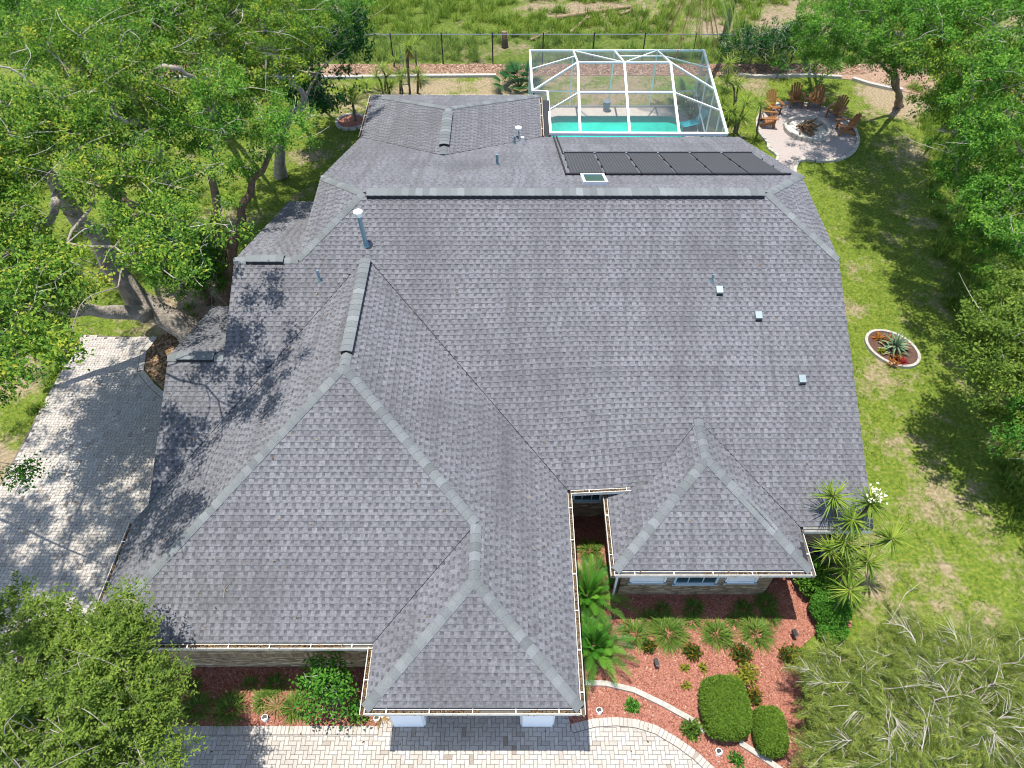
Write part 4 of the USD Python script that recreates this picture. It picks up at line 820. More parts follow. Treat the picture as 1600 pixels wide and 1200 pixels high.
def tree(name, label, cat, base, trunks, blobs, leafm, rng, group=None, bark='bark', leaf=(.1, .053), dens=520, cr=(.55, .95), cull=True, gapcull=.6, tone=(.45, .17), twigs=1.2):
    """Tapered trunks, a limb to every foliage clump, pale twigs, and folded leaves spread through the clumps."""
    base = np.array(base, float); t = thing(name, base, 0, label, cat, group); tr = []; mb = MB()
    for pts, r0, r1 in trunks:
        p = spline(pts, 14); p[1:-1] += rng.normal(0, r0 * .22, (12, 3)); rad = np.linspace(r0, r1 * .35, 14)  * (1 + .07 * rng.normal(size=14)); rad[0] *= 1.25; tr.append((p, rad)); mb.m(tube(p - base, rad, 10), rng.uniform(.4, .7))
    obj('trunk', mb, M[bark], t, smooth=True)
    br, tw, cr_ = MB(), MB(), MB(); cl = []
    for (c, rr, n, *crb) in blobs:
        c = np.array(c, float); rr = np.array(rr, float)
        for k in range(n):
            d = rng.normal(size=3); d[2] = abs(d[2]) * 1.1 - .35; d /= np.linalg.norm(d); p = c + d * rr * rng.uniform(.45, 1.0)
            if p[2] < .5: continue
            u, v = view(p)
            if cull and PV.contains(Point(u, v)): continue
            if cull and p[2] > 4.6 and ((-14.7 < p[0] < -11.2 and 17.5 < p[1] < 20.1) or (-11.4 < p[0] < -8.9 and 20.0 < p[1] < 21.6)) and rng.rand() < .85: continue
            if cull and PT.contains(Point(u, v)) and rng.rand() < .95: continue
            if gapcull and PG.contains(Point(u, v)) and rng.rand() < gapcull: continue
            cl.append((p, rng.uniform(*(crb[0] if crb else cr)), crb[1] if len(crb) > 1 else 1.0))
    node = np.vstack([pts[3:] for pts, _ in tr]); nrad = np.concatenate([rad[3:] for _, rad in tr])
    cl.sort(key=lambda c_: np.linalg.norm(node - c_[0], axis=1).min())
    for p, r, dm in cl:
        dd_ = np.linalg.norm(node - p, axis=1) + np.where(node[:, 2] > p[2] - .1, 1.2, 0) + rng.uniform(0, .35, len(node)); i_ = int(np.argmin(dd_)); q, qr = node[i_], nrad[i_]; L = np.linalg.norm(p - q); m = q * .62 + p * .38 + rng.normal(0, .06, 3) * L + [0, 0, .1 * L]; m2 = q * .25 + p * .75 + rng.normal(0, .06, 3) * L + [0, 0, .06 * L]
        s = spline([q, m, m2, p], 12)
        r0_ = min(qr * .7, .016 + .012 * L); br.m(tube(s - base, np.linspace(r0_, .008, 12), 5, False), rng.uniform(.45, .85)); node = np.vstack([node, s[3:11]]); nrad = np.r_[nrad, np.linspace(r0_, .01, 12)[3:11]]
        for j in range(rng.poisson(twigs)):
            e = p + rng.normal(0, 1, 3) * r * [.8, .8, .55]; br.m(tube(spline([p - (p - q) * .08, (p + e) / 2 + rng.normal(0, .1, 3), e], 5) - base, np.linspace(.012, .004, 5), 4, False), rng.uniform(.55, 1))
        n = int(dens * dm * r * r * rng.uniform(.7, 1.2)); sub = rng.normal(0, 1, (max(3, n // 48), 3)); sub /= np.linalg.norm(sub, axis=1, keepdims=True); sub[:, 2] = np.where(rng.rand(len(sub)) < .6, np.abs(sub[:, 2]), sub[:, 2]); sub = p + sub * r * (rng.uniform(.25, 1, len(sub)) ** .6)[:, None] * [1, 1, .62]
        gi = rng.randint(len(sub), size=n); gt = rng.normal(0, .1, len(sub)); b = sub[gi] + rng.normal(0, .12, (n, 3)) * [1, 1, .75]
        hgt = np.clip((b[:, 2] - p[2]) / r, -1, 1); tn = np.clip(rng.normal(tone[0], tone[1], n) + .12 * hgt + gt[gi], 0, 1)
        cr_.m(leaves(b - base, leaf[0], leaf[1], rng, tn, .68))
    if cl:
        obj('limb', br, M['bark'], t)
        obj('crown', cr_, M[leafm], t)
    return t
A = lambda u, v, z: at(u, v, z)
def bl(u, v, z, rx, ry, rz, n): return (A(u, v, z), (rx, ry, rz), n)
# the great leaning oak by the driveway
tree('oak_tree', 'huge grey oak leaning left over the driveway from the house corner', 'tree', (-11.5, 18.4, 0),
     [([(-11.5, 18.4, -.1), A(205, 455, 2.2), A(150, 380, 4), A(92, 303, 6.3), A(50, 235, 8)], .46, .42), ([A(228, 492, 1.5), A(150, 487, 2.5), A(40, 480, 3.4), A(-60, 470, 4.2)], .27, .3), ([A(92, 303, 6.3), A(75, 350, 7), A(-20, 420, 8)], .14, .07), ([A(120, 340, 5.2), (-12.4, 16.6, 7.2), (-10.6, 15.4, 8.3), (-10.2, 13.2, 8.8), (-8.6, 12.6, 9.1), (-8.1, 11.2, 9.2)], .055, .05), ([(-13.9, 15.5, 8), (-14.2, 12, 8.6), (-13.5, 7.5, 8.9)], .08, .05)],
     [bl(40, 330, 8.3, 2.2, 2.4, 1.2, 34), bl(20, 500, 5.5, 1.5, 2.0, .9, 20), bl(60, 450, 5, 1.3, 1.3, .7, 16), bl(25, 400, 7, 1.3, 1.6, .9, 18), bl(70, 500, 3.6, 1.0, 1.0, .6, 12), bl(20, 560, 4.5, 1.0, 1.2, .6, 10), bl(130, 250, 9, 2.6, 2.2, 1.2, 34), ((-14.4, 15.2, 9.0), (2.2, 1.8, 1.0), 18, (.35, .75), 1.8), ((-13.7, 12.2, 9.2), (2.7, 2.5, 1.0), 26, (.35, .75), 1.8), ((-11.8, 9.6, 9.3), (2.3, 2.2, .9), 34, (.32, .66), 2.5), ((-14.6, 8.2, 9.0), (2.0, 2.0, .9), 24, (.3, .62), 2.6), ((-12.6, 10.9, 9.3), (1.9, 1.4, .7), 16, (.28, .55), 1.9), ((-12.2, 7.4, 9.1), (1.6, 1.6, .7), 18, (.3, .6), 2.6), ((-15.8, 10.4, 9.0), (2.2, 2.8, 1.0), 34, (.32, .7), 2.5), ((-17.5, 15.5, 8.5), (2.2, 2.6, 1.2), 16, (.35, .7)), ((-7.6, 12.6, 9.2), (1.8, 2.4, .5), 36, (.28, .6), 2.0), ((-7.2, 14.8, 9.3), (1.0, 1.0, .4), 7, (.25, .5), 2.0), ((-8.9, 10.3, 9.4), (1.5, 2.2, .4), 34, (.28, .6), 2.0), bl(170, 320, 7.5, 1.6, 1.6, .9, 14), ((-11.8, 5.2, 9.0), (2.6, 2.6, .9), 12, (.4, .8), 1.7)], 'oak', RS(101), gapcull=.6)
tree('oak_tree', 'vine wrapped twin trunk oak close to the left gable of the house', 'tree', (-11.2, 20.7, 0),
     [([(-11.2, 20.7, -.1), A(345, 400, 2.2), A(335, 320, 4.2), A(325, 225, 6.8)], .3, .2), ([(-11.0, 20.5, -.1), A(362, 400, 2.2), A(385, 310, 4.5), A(430, 225, 6.5)], .27, .15), ([(-11.9, 20.9, -.1), A(290, 400, 2), A(225, 330, 3.8), A(150, 290, 5)], .22, .26)],
     [bl(330, 180, 8.2, 2.0, 1.8, 1.0, 22), bl(330, 222, 7.1, .8, .8, .5, 12), bl(435, 232, 6.7, .8, .8, .5, 10), bl(285, 410, 2.4, 1.0, 1.0, 1.1, 40), bl(330, 440, 1.5, .8, .8, .9, 10), bl(425, 210, 7, 1.2, 1.3, .9, 12), bl(395, 270, 5.3, .8, .8, .6, 8), bl(290, 300, 6, 1.0, 1.0, .8, 9), bl(240, 350, 6, 1.3, 1.2, .8, 12)], 'mid_leaf', RS(102), bark='bark_brown', gapcull=.6)
tree('oak_tree', 'oak with forked pale limbs behind the twin trunk tree', 'tree', (-14.0, 25.2, 0),
     [([(-14.0, 25.2, -.1), A(262, 290, 2.5), A(245, 225, 5), A(215, 160, 7.5)], .26, .12), ([A(250, 240, 4.4), A(190, 110, 7.5), A(130, 70, 9)], .14, .2), ([A(245, 225, 5), A(215, 195, 8.6), A(180, 185, 9.4), A(128, 160, 9.6)], .15, .06), ([A(215, 160, 7.5), A(250, 105, 9.7), A(300, 120, 9.3), A(335, 170, 8.2)], .12, .05), ([A(180, 185, 9.4), A(165, 120, 9.9), A(130, 90, 9.9)], .08, .05)],
     [bl(230, 130, 8.8, 2.6, 2.3, 1.2, 40), bl(120, 130, 9.3, 2.6, 2.6, 1.3, 40), bl(300, 90, 8, 2.0, 2.0, 1.2, 26), bl(210, 220, 7, 1.6, 1.5, .9, 16)], 'oak', RS(103))
tree('oak_tree', 'bare trunked oak leaning over the left back lawn beside the palm', 'tree', (-10.9, 29.6, 0),
     [([(-10.9, 29.6, -.1), A(438, 203, 3.0), A(476, 160, 4), A(450, 115, 5.6), A(428, 75, 7.2)], .26, .09), ([A(470, 165, 3.8), A(500, 110, 5.5), A(540, 75, 6.6)], .07, .03), ([A(440, 110, 5.8), A(490, 70, 7)], .06, .03)],
     [bl(420, 110, 6.8, 2.0, 2.0, 1.2, 26), bl(370, 160, 6.2, 1.7, 1.7, 1.0, 18), bl(440, 50, 7.5, 2.2, 2.2, 1.2, 26)], 'oak', RS(104))
for k, (x, y, lb, bs, mt) in enumerate([
    (-18, 28, 'tall oak filling the upper left corner with yellow tipped leaves', [bl(60, 120, 10, 3, 3, 1.5, 54), bl(30, 220, 9.5, 2.4, 2.6, 1.4, 40), bl(-60, 250, 9.5, 3, 3, 1.4, 24)], 'oak'),
    (-21, 34, 'oak at the far upper left behind the tall one', [bl(70, 30, 9, 3.4, 3, 1.7, 54), bl(180, 50, 9, 3, 3, 1.5, 44), bl(-20, 60, 9, 3, 3, 1.6, 26)], 'mid_leaf'),
    (-15.5, 35, 'oak at the top edge with many bare grey twigs', [bl(270, 30, 9, 3, 3, 1.5, 48), bl(350, 60, 8, 2.4, 2.4, 1.3, 34), bl(330, 0, 8.5, 2.5, 3, 1.4, 30)], 'oak'),
    (-14, 41, 'oak behind the fence at the top left', [bl(420, 0, 8, 3, 3, 1.6, 44), bl(500, 10, 6.5, 2.4, 2.4, 1.6, 34)], 'mid_leaf')]):
    top = bs[0][0]; tree('oak_tree', lb, 'tree', (x, y, 0), [([(x, y, -.1), (x + .3, y - 1, 3), tuple(top * [1, 1, 0] * .5 + np.array([x, y, 0]) * .5 + [0, 0, 6]), tuple(top - [0, 0, .6])], .3, .1), ([(x + .2, y - .8, 2.5), tuple((bs[1][0] + [x, y, 3]) / 2), tuple(bs[1][0] - [0, 0, .6])], .18, .07)], bs, mt, RS(110 + k), twigs=4 if k == 2 else 1.2)
tree('bay_tree', 'dense dark green bushy tree at the left end of the back fence', 'tree', (-10.3, 37.0, 0), [([(-10.3, 37, -.1), (-10, 36.4, 2), (-9.6, 35.5, 4)], .16, .06), ([(-10.5, 36.8, -.1), (-11, 36.2, 2.4), (-11, 35.4, 4)], .12, .05)],
     [bl(515, 95, 4.2, 2.2, 1.8, 1.5, 52), bl(485, 150, 2.8, 1.2, 1.3, 1.3, 28), bl(535, 50, 4.8, 2.0, 1.8, 1.3, 34), bl(500, 165, 1.2, .8, .8, .8, 12), bl(470, 60, 5, 1.5, 1.5, 1.3, 18)], 'dark_leaf', RS(120), leaf=(.17, .085), dens=150, bark='bark_brown')
# the wood along the right edge
WOOD = [
 (20.6, 36.2, 'brown trunked tree at the back right corner over the broken kerb', [bl(1400, 40, 6.5, 2.6, 2.4, 1.4, 46), bl(1345, 70, 4.5, 1.8, 1.6, 1.2, 22), bl(1420, 95, 4.5, 1.6, 1.6, 1.1, 20)], 'mid_leaf'),
 (17.2, 42.6, 'leafy tree right of the gap in the back fence', [bl(1300, 55, 3.8, 2.2, 1.6, 1.4, 34), bl(1350, 10, 6, 2.6, 2.2, 1.5, 36), bl(1280, 95, 2, 1.3, 1.0, 1.0, 16)], 'mid_leaf'),
 (22.0, 31.0, 'yellow tipped tree at the right, level with the fire pit', [bl(1500, 95, 7.2, 2.5, 2.6, 1.4, 46), bl(1470, 190, 4, 1.5, 1.8, 1.2, 24), bl(1540, 170, 6, 2.0, 2.2, 1.3, 32)], 'oak'),
 (23.0, 25.5, 'tall tree at the right edge below the yellow tipped one', [bl(1585, 150, 7.5, 2.4, 2.6, 1.4, 40), bl(1540, 270, 5, 1.7, 2.2, 1.3, 30), bl(1590, 240, 6.5, 2.0, 2.0, 1.2, 26), ((18.8, 24.5, 8), (2.4, 3, 1.2), 7, (.3, .6))], 'mid_leaf'),
 (20.8, 20.5, 'glossy leaved tree at the right edge, level with the main ridge', [bl(1590, 340, 5.5, 1.7, 2.2, 1.3, 36), bl(1555, 400, 3.2, 1.2, 1.8, 1.1, 24), ((18.2, 19.8, 7), (2.3, 2.8, 1.2), 7, (.3, .6)), bl(1540, 330, 4, 1.2, 1.4, 1, 14)], 'mid_leaf'),
 (18.0, 15.5, 'light green tree bulging onto the lawn right of the agave bed', [bl(1568, 545, 4.2, 1.5, 1.6, 1.1, 44), bl(1600, 470, 4.5, 1.4, 1.5, 1.0, 24), bl(1610, 600, 3.5, 1.2, 1.3, 1.0, 20), ((16.6, 13.6, 5), (1.8, 2.2, .9), 11, (.25, .5))], 'lime_leaf'),
 (24.5, 37, 'dark tree in the far upper right corner', [bl(1560, 30, 8.5, 3, 2.8, 1.6, 54), bl(1500, 20, 7.5, 2.6, 2.4, 1.4, 38), bl(1450, 0, 7, 2.6, 2.6, 1.4, 34), ((19.4, 32.5, 7.5), (3.4, 3, 1.3), 11, (.3, .6))], 'mid_leaf'),
 (18.6, 11.2, 'green shrubby tree at the right edge below the bulging one', [bl(1625, 690, 2.8, 1.2, 1.3, 1.1, 22), ((17.3, 11.2, 4), (1.6, 1.8, 1), 14)], 'bright_leaf')]
for k, (x, y, lb, bs, mt) in enumerate(WOOD):
    top = np.array(bs[0][0]); b1 = np.array(bs[1][0])
    tree('broadleaf_tree', lb, 'tree', (x, y, 0), [([(x, y, -.1), tuple(np.array([x, y, 0]) * .75 + top * .25), tuple(top - [0, 0, .5])], .22, .08), ([tuple(np.array([x, y, 0]) * .85 + top * .15), tuple((np.array([x, y, 1]) + b1) / 2), tuple(b1 - [0, 0, .4])], .13, .05)], bs, mt, RS(140 + k), bark='bark_brown' if k < 2 else 'bark', gapcull=0, twigs=.35, leaf=(.108, .056), dens=480)
for k, (u, v, z, r, n, lb, mt) in enumerate([(1175, 78, 1.1, (2.2, 1.0, 1.2), 60, 'low glossy hedge shrub behind the yuccas right of the cage', 'dark_leaf'), (1232, 70, 1.4, (2.0, 1.1, 1.4), 60, 'taller glossy shrub right of the low hedge shrub', 'dark_leaf'), (1285, 112, .9, (.9, .7, .8), 14, 'small leafy shrub in shade behind the fire pit chairs', 'mid_leaf'), (1215, 108, .5, (.5, .4, .5), 6, 'tiny green sapling in the back bed by the hedge', 'bright_leaf'),
      (1480, 400, .7, (.9, 1.6, .6), 0, '', ''), ]):
    if n:
        c = A(u, v, z); tree('shrub', lb, 'shrub', (c[0], c[1], 0), [([(c[0], c[1], -.05), (c[0] + .1, c[1], z * .5), (c[0], c[1], z)], .05, .02)], [(c, r, n)], mt, RS(160 + k), cr=(.35, .6), cull=False, gapcull=0, leaf=(.13, .07), dens=260, bark='bark_brown', twigs=2)

# ------------------------------------------------------------------ planting near the house
def plant(name, label, cat, p, group=None): return thing(name, (p[0], p[1], .04), 0, label, cat, group)
def clump_mesh(rng, r, h, n, tone=.5, spread=.55):
    a = rng.uniform(0, 6.28, n); q = rng.uniform(0, 1, n) ** .5 * r * spread; b = np.c_[q * np.cos(a), q * np.sin(a), np.zeros(n)]
    out = a + rng.normal(0, .7, n); el = np.clip(1.35 - .75 * q / (r * spread) + rng.normal(0, .15, n), .35, 1.5); L = np.clip(rng.normal(h * 1.25, h * .2, n), h * .5, None)
    return blades(b, out, el, L, .021, rng.uniform(.25, .75, n), 3, np.clip(rng.normal(tone, .2, n), 0, 1), tipt=.15)
LIR = 'grassy border clumps in the red mulch'
cl = [(1046, 988, 1.25, 'wide grassy clump, second from the sago palm below the bay window'), (1122, 990, 1.0, 'grassy clump in the front row under the middle of the bay window'), (1183, 988, 1.05, 'grassy clump at the right end of the front row under the bay'), (992, 990, .9, 'grassy clump touching the big sago palm on its right side'),
      (1082, 968, .55, 'small grassy tuft between the two middle clumps under the bay'), (1152, 966, .55, 'small grassy tuft between the two right hand clumps under the bay'), (1015, 965, .6, 'small grassy tuft behind the wide clump by the sago'), (1205, 962, .6, 'dark grassy tuft at the shaded right corner of the bay'),
      (1085, 948, .6, 'shaded grassy tuft against the bay wall, left of centre'), (1165, 950, .6, 'shaded grassy tuft against the bay wall, right of centre'), (1035, 950, .5, 'shaded grassy tuft against the bay wall near the downspout'), (1198, 940, .7, 'tall shaded tuft at the right corner of the bay wall'),
      (922, 858, .85, 'bright grassy clump in the lit patch of the recess between the wings'), (935, 885, .6, 'grassy tuft just above the upper sago palm'), (305, 1105, .85, 'grassy clump at the left end of the narrow front bed'), (357, 1106, .95, 'round grassy clump alone on open mulch in the narrow bed'), (412, 1092, .7, 'grassy clump left of the dry bromeliad in the narrow bed'), (462, 1104, .9, 'grassy clump between dry bromeliad and round green bush'), (560, 1110, .7, 'grassy clump at the portico corner, right of the round bush'),
      (300, 1070, .45, 'small shaded tuft near the left end of the brick front wall'), (430, 1068, .6, 'shaded tuft under the brick front wall, near its middle'), (390, 1066, .4, 'tiny shaded tuft under the brick front wall'), (480, 1066, .5, 'shaded tuft under the brick wall behind the round bush')]
for k, (u, v, s, lb) in enumerate(cl):
    p = A(u, v, .15); r = RS(300 + k); t = plant('grass_clump', lb, 'grass clump', p, LIR); obj('blade_tuft', clump_mesh(r, .46 * s, .36 * (s ** .6), int(300 * s ** 1.3), .5 if s > .6 else .4), M['liriope'], t)
# dry bromeliads
for k, (u, v, s, lb) in enumerate([(432, 1104, 1.0, 'dry straw coloured bromeliad between two grassy clumps'), (272, 1104, .9, 'dry bromeliad at the left end of the narrow bed by the tree'), (596, 1118, .8, 'dry yellow bromeliad tucked under the portico corner')]):
    p = A(u, v, .1); r = RS(340 + k); n = 60; t = plant('bromeliad', lb, 'bromeliad', p, 'dry bromeliads in the narrow bed'); a = r.uniform(0, 6.28, n)
    obj('leaf_rosette', blades(np.c_[.04 * np.cos(a), .04 * np.sin(a), 0 * a], a, r.uniform(.2, 1.2, n), r.uniform(.25, .5, n) * s, .035, r.uniform(.1, .5, n), 3, np.clip(r.normal(.5, .22, n), 0, 1)), M['dry'], t)
# sago palms
for k, (u, v, z, L, n, lb) in enumerate([(918, 930, .55, 1.5, 50, 'upper sago palm, its dark fronds reaching under the gutter'), (928, 1010, .5, 1.3, 50, 'lower sago palm with glossy bright fronds fanned over the mulch')]):
    p = A(u, v, z); r = RS(350 + k); t = plant('sago_palm', lb, 'sago palm', p, 'sago palms beside the portico wing'); obj('trunk', tube([(0, 0, -.05), (0, 0, z * .5), (0, 0, z - .08)], [.14, .12, .06], 10), M['bark_brown'], t)
    mb = MB()
    for j in range(n):
        a = j * 2.39996 + r.normal(0, .1); q = j / n
        mb.m(frond((0.07 * math.cos(a), .07 * math.sin(a), z - .02), a, 1.5 - 1.2 * q, L * r.uniform(.85, 1.1) * (.7 + .3 * q), .35 + .2 * q, r, 34, .2, .015, np.clip(r.normal(.5, .24), 0, 1), 0, .3))
    obj('frond_crown', mb, M['sago'], t)
# yuccas: bare canes, each with a head of sword leaves
def yucca(name_label, base, heads, rng, group=None, L=.62, n=70, dead=True, flower=None):
    base = np.array(base, float); t = thing('yucca', base, 0, name_label, 'yucca', group)
    for k, h in enumerate(heads):
        h = np.array(h, float); m = base * .45 + h * .55 + [0, 0, .1 * h[2]]; m[:2] = base[:2] * .6 + h[:2] * .4
        obj('cane', tube(spline([base + rng.normal(0, .08, 3) * [1, 1, 0] - [0, 0, .05], m, h], 9) - base, np.linspace(.055, .04, 9), 7), M['bark'], t)
        a = rng.uniform(0, 6.28, n); el = np.arcsin(rng.uniform(-.45, 1, n)); b = h - base + np.c_[.03 * np.cos(a), .03 * np.sin(a), rng.uniform(-.12, .05, n)]
        obj('leaf_head', blades(b, a, el, rng.uniform(.75, 1.1, n) * L, .038, rng.uniform(0, .16, n), 3, np.clip(rng.normal(.5, .17, n) + .18 * el, 0, 1), taper=1.1), M['yucca'], t)
        if dead:
            q = 22; a = rng.uniform(0, 6.28, q); obj('dead_skirt', blades(h - base + np.c_[0 * a, 0 * a, rng.uniform(-.3, -.1, q)], a, rng.uniform(-1.3, -.7, q), L * .55, .03, 0.1, 2, np.clip(rng.normal(.35, .15, q), 0, 1)), M['dry'], t)
        if flower == k:
            c = h - base + [0, 0, .35] + rng.normal(0, .1, (60, 3)) * [1, 1, 1.2]; obj('blossoms', leaves(c, .07, .06, rng, .5, .5), M['flower'], t)
    return t
yucca('tall branching yucca with many heads at the right front corner of the house', (8.6, 9.3, 0), [A(1303, 775, 3.7), A(1362, 785, 3.7), A(1333, 812, 3.3), A(1395, 842, 2.5), A(1357, 877, 2.2), A(1321, 848, 2.7), A(1298, 858, 2.4), A(1325, 888, 1.9), A(1328, 921, 1.8)], RS(360), None, .58, 80, False, 1)
YG = 'yuccas beside the pool cage'
for k, (u, v, hs, lb) in enumerate([(1137, 128, [(1138, 97, 1.6)], 'single headed yucca at the back right corner of the pool cage'), (1146, 172, [(1138, 127, 2.2), (1152, 130, 2.1)], 'pair of tall yucca heads on thin canes beside the cage'), (1150, 206, [(1141, 172, 1.6), (1166, 160, 2.2), (1133, 185, 1.0), (1160, 184, 1.1)], 'many caned yucca between the cage and the fire pit path'), (1182, 205, [(1188, 160, 2.0)], 'lone yucca head in front of the fire pit chairs'), (1128, 188, [(1131, 165, 1.0)], 'small yucca close against the cage screen')]):
    yucca(lb, A(u, v, 0), [A(*h) for h in hs], RS(370 + k), YG, .8, 66, False)
for k, (u, v, hs, lb) in enumerate([(640, 148, [(636, 72, 3.3), (641, 74, 3.1)], 'tall dead topped yucca beside the metal post behind the house'), (655, 146, [(653, 112, 1.7), (656, 124, 1.0)], 'shaggy drooping yucca behind the back roof ridge'), (652, 108, [(648, 66, 2.2)], 'thin tall yucca standing by the back fence'), (618, 104, [(618, 92, .8)], 'short bright yucca by the fence'), (600, 146, [(588, 118, 1.2), (609, 115, 1.4)], 'two headed small yucca left of the metal post'), (608, 146, [(597, 106, 1.6), (611, 136, .6)], 'low yucca cluster behind the left roof corner'), (626, 148, [(626, 125, 1.0), (631, 112, 1.4)], 'narrow yucca close to the metal post'), (575, 140, [(572, 130, .5), (592, 142, .4)], 'small yucca rosettes at the edge of the dark bushy tree')]):
    yucca(lb, A(u, v, 0), [A(*h) for h in hs], RS(380 + k), 'yuccas behind the back roof', .72, 52, k < 2)
t = thing('metal_post', A(633, 146, 0), 0, 'leaning grey metal ladder post among the yuccas behind the house', 'post')
obj('leg', beam((-.28, 0, 0), (.02, 0, 2.6), .05, .03), M['steel'], t); obj('leg', beam((.28, 0, 0), (-.02, 0, 2.6), .05, .03), M['steel'], t)
for z in (.5, 1.0, 1.5, 2.0): obj('rung', beam((-.28 + .1 * z, 0, z), (.28 - .1 * z, 0, z), .04, .03), M['steel'], t)
# feather and fan palms
def palm(label, p, hz, n, L, rng, mat='yucca', el=(.5, 1.35), droop=.55, tone=.6, stem=.07, lw=.02, cat='palm', name='palm_tree', pairs=26, ll=.3, hang=0.0):
    t = thing(name, p, 0, label, cat); mb = MB()
    obj('trunk', tube([(0, 0, -.05), (0, 0, hz * .5), (0, 0, hz)], [stem * 1.2, stem, stem * .8], 8), M['bark'], t, smooth=True)
    for j in range(n): mb.m(frond((0, 0, hz), j * 2.4 + rng.normal(0, .2), rng.uniform(*el), L * rng.uniform(.8, 1.1), droop * rng.uniform(.7, 1.2), rng, pairs, ll, lw, np.clip(rng.normal(tone, .12), 0, 1), hang, .2))
    obj('frond_crown', mb, M[mat], t); return t
palm('yellow green young palm in a ringed mulch bed at the left back corner', A(556, 190, 0), .9, 15, 1.8, RS(390), tone=.8, lw=.045, ll=.36, el=(.6, 1.4))
def fan(label, p, n, L, rng, mat='bright_leaf'):
    t = thing('fan_palm', p, 0, label, 'palm'); mb = MB()
    for j in range(n):
        a, e = j * 2.4, rng.uniform(.3, 1.3); h = np.array([math.cos(a) * math.cos(e), math.sin(a) * math.cos(e), math.sin(e)]) * L * rng.uniform(.6, 1.0); mb.m(tube([(0, 0, 0), h * .6 + [0, 0, .05], h], [.014, .01, .008], 4), .3)
        q = 17; s = np.linspace(-1.35, 1.35, q); side = np.array([-math.sin(a), math.cos(a), 0])
        mb.m(blades(np.repeat(h[None], q, 0), a + s, e * np.cos(s) * .8, .62 * L * (1 - .12 * np.abs(s)), .06, .18, 2, np.clip(rng.normal(.45, .12, q), 0, 1)))
    obj('fan_leaves', mb, M[mat], t); obj('stem', cyl((0, 0, -.05), .08, .3, 8), M['bark_brown'], t)
fan('dark green fan palm left of the pool cage', A(812, 138, 0), 30, 1.25, RS(391), 'dark_leaf')
fan('broad leaved bird of paradise plant inside the cage at its back right', A(1074, 166, .05), 16, 1.3, RS(392), 'bright_leaf'); fan('leafy potted plant by the right cage wall near the lounger', A(1078, 186, .05), 12, .7, RS(393), 'bright_leaf')
# tall palm behind the cage, hanging old fronds
qp = np.array([13.0, 44.8, 0]); t = thing('queen_palm', qp, 0, 'queen palm behind the pool cage with long fronds hanging into view', 'palm')
obj('trunk', tube([(0, 0, 0), (.1, 0, 3), (.05, 0, 5.5), (0, 0, 8.2)], [.2, .16, .15, .13], 10), M['bark'], t, smooth=True); mb = MB(); r = RS(395)
hd = A(1095, -45, 7.0) - qp
for j in range(26): mb.m(frond(hd + [0, 0, .2], j * 2.4, r.uniform(-.1, 1.2), r.uniform(2.4, 3.2), r.uniform(.7, 1.25), r, 44, .55, .03, np.clip(r.normal(.5, .15), 0, 1), .7, .0))
obj('frond_crown', mb, M['yucca'], t); mb = MB()
for j in range(9): mb.m(frond(hd, j * .7, -1.0, r.uniform(2.2, 3.2), .3, r, 30, .4, .03, r.uniform(.2, .6), .8, 0))
obj('dead_fronds', mb, M['dry'], t)
obj('neck', tube([(0, 0, 5.2), tuple(hd)], [.14, .12], 8), M['bark'], t)

# clipped shrubs and bushes
def bush(name, label, cat, p, r, rng, mat, n, leaf, shape=0.0, group=None, inner=.8):
    t = thing(name, (p[0], p[1], 0), 0, label, cat, group); c = np.array([0, 0, p[2]])
    v, f = sphere(c, np.array(r) * inner, 3, .05, 2.0, 3); v[:, 2] = np.maximum(v[:, 2], .02); obj('foliage_core', (v, f, np.full(len(v), .12)), M[mat], t, smooth=True)
    d = rng.normal(size=(n, 3)); d[:, 2] = np.where(d[:, 2] < -.5, -d[:, 2], d[:, 2]); d /= np.linalg.norm(d, axis=1, keepdims=True)
    if shape: d = np.sign(d) * np.abs(d) ** shape; d /= np.max(np.abs(d), axis=1, keepdims=True) ** .35
    lump = 1 + .16 * (meshkit.fbm(d * 2.2 + p[0], 3) - .5)
    q = c + d * np.array(r) * (lump * rng.uniform(.84, 1.02, n))[:, None]; k = q[:, 2] > .03
    obj('leaf_cover', leaves(q[k], leaf[0], leaf[1], rng, np.clip(rng.normal(.5, .17, n)[k] + .1 * d[k, 2], 0, 1), .55, d[k] * .5), M[mat], t)
    obj('stem', cyl((0, 0, -.05), .05, p[2], 6), M['bark_brown'], t); return t
CG = 'clipped shrubs on the red mulch'
bush('clipped_shrub', 'largest clipped oval shrub, beside the curved kerb', 'shrub', A(1132, 1106, .5), (.57, .72, .56), RS(400), 'topiary', 17000, (.05, .032), .9, CG)
bush('clipped_shrub', 'smaller clipped shrub half under the wispy grey bush', 'shrub', A(1202, 1143, .45), (.36, .54, .46), RS(401), 'topiary', 11000, (.05, .032), .9, CG)
bush('clipped_shrub', 'round bright clipped ball shaded by a yucca head', 'shrub', A(1298, 950, .5), (.52, .5, .5), RS(402), 'bright_leaf', 8000, (.055, .035), 0, CG)
bush('round_bush', 'dark glossy bush under the gutter corner below the yuccas', 'bush', A(1280, 903, .55), (.62, .55, .6), RS(403), 'mid_leaf', 2600, (.09, .05))
bush('round_bush', 'low leafy bush peeking between ball shrub and wispy bush', 'bush', A(1300, 985, .25), (.4, .3, .3), RS(404), 'bright_leaf', 1300, (.07, .045))
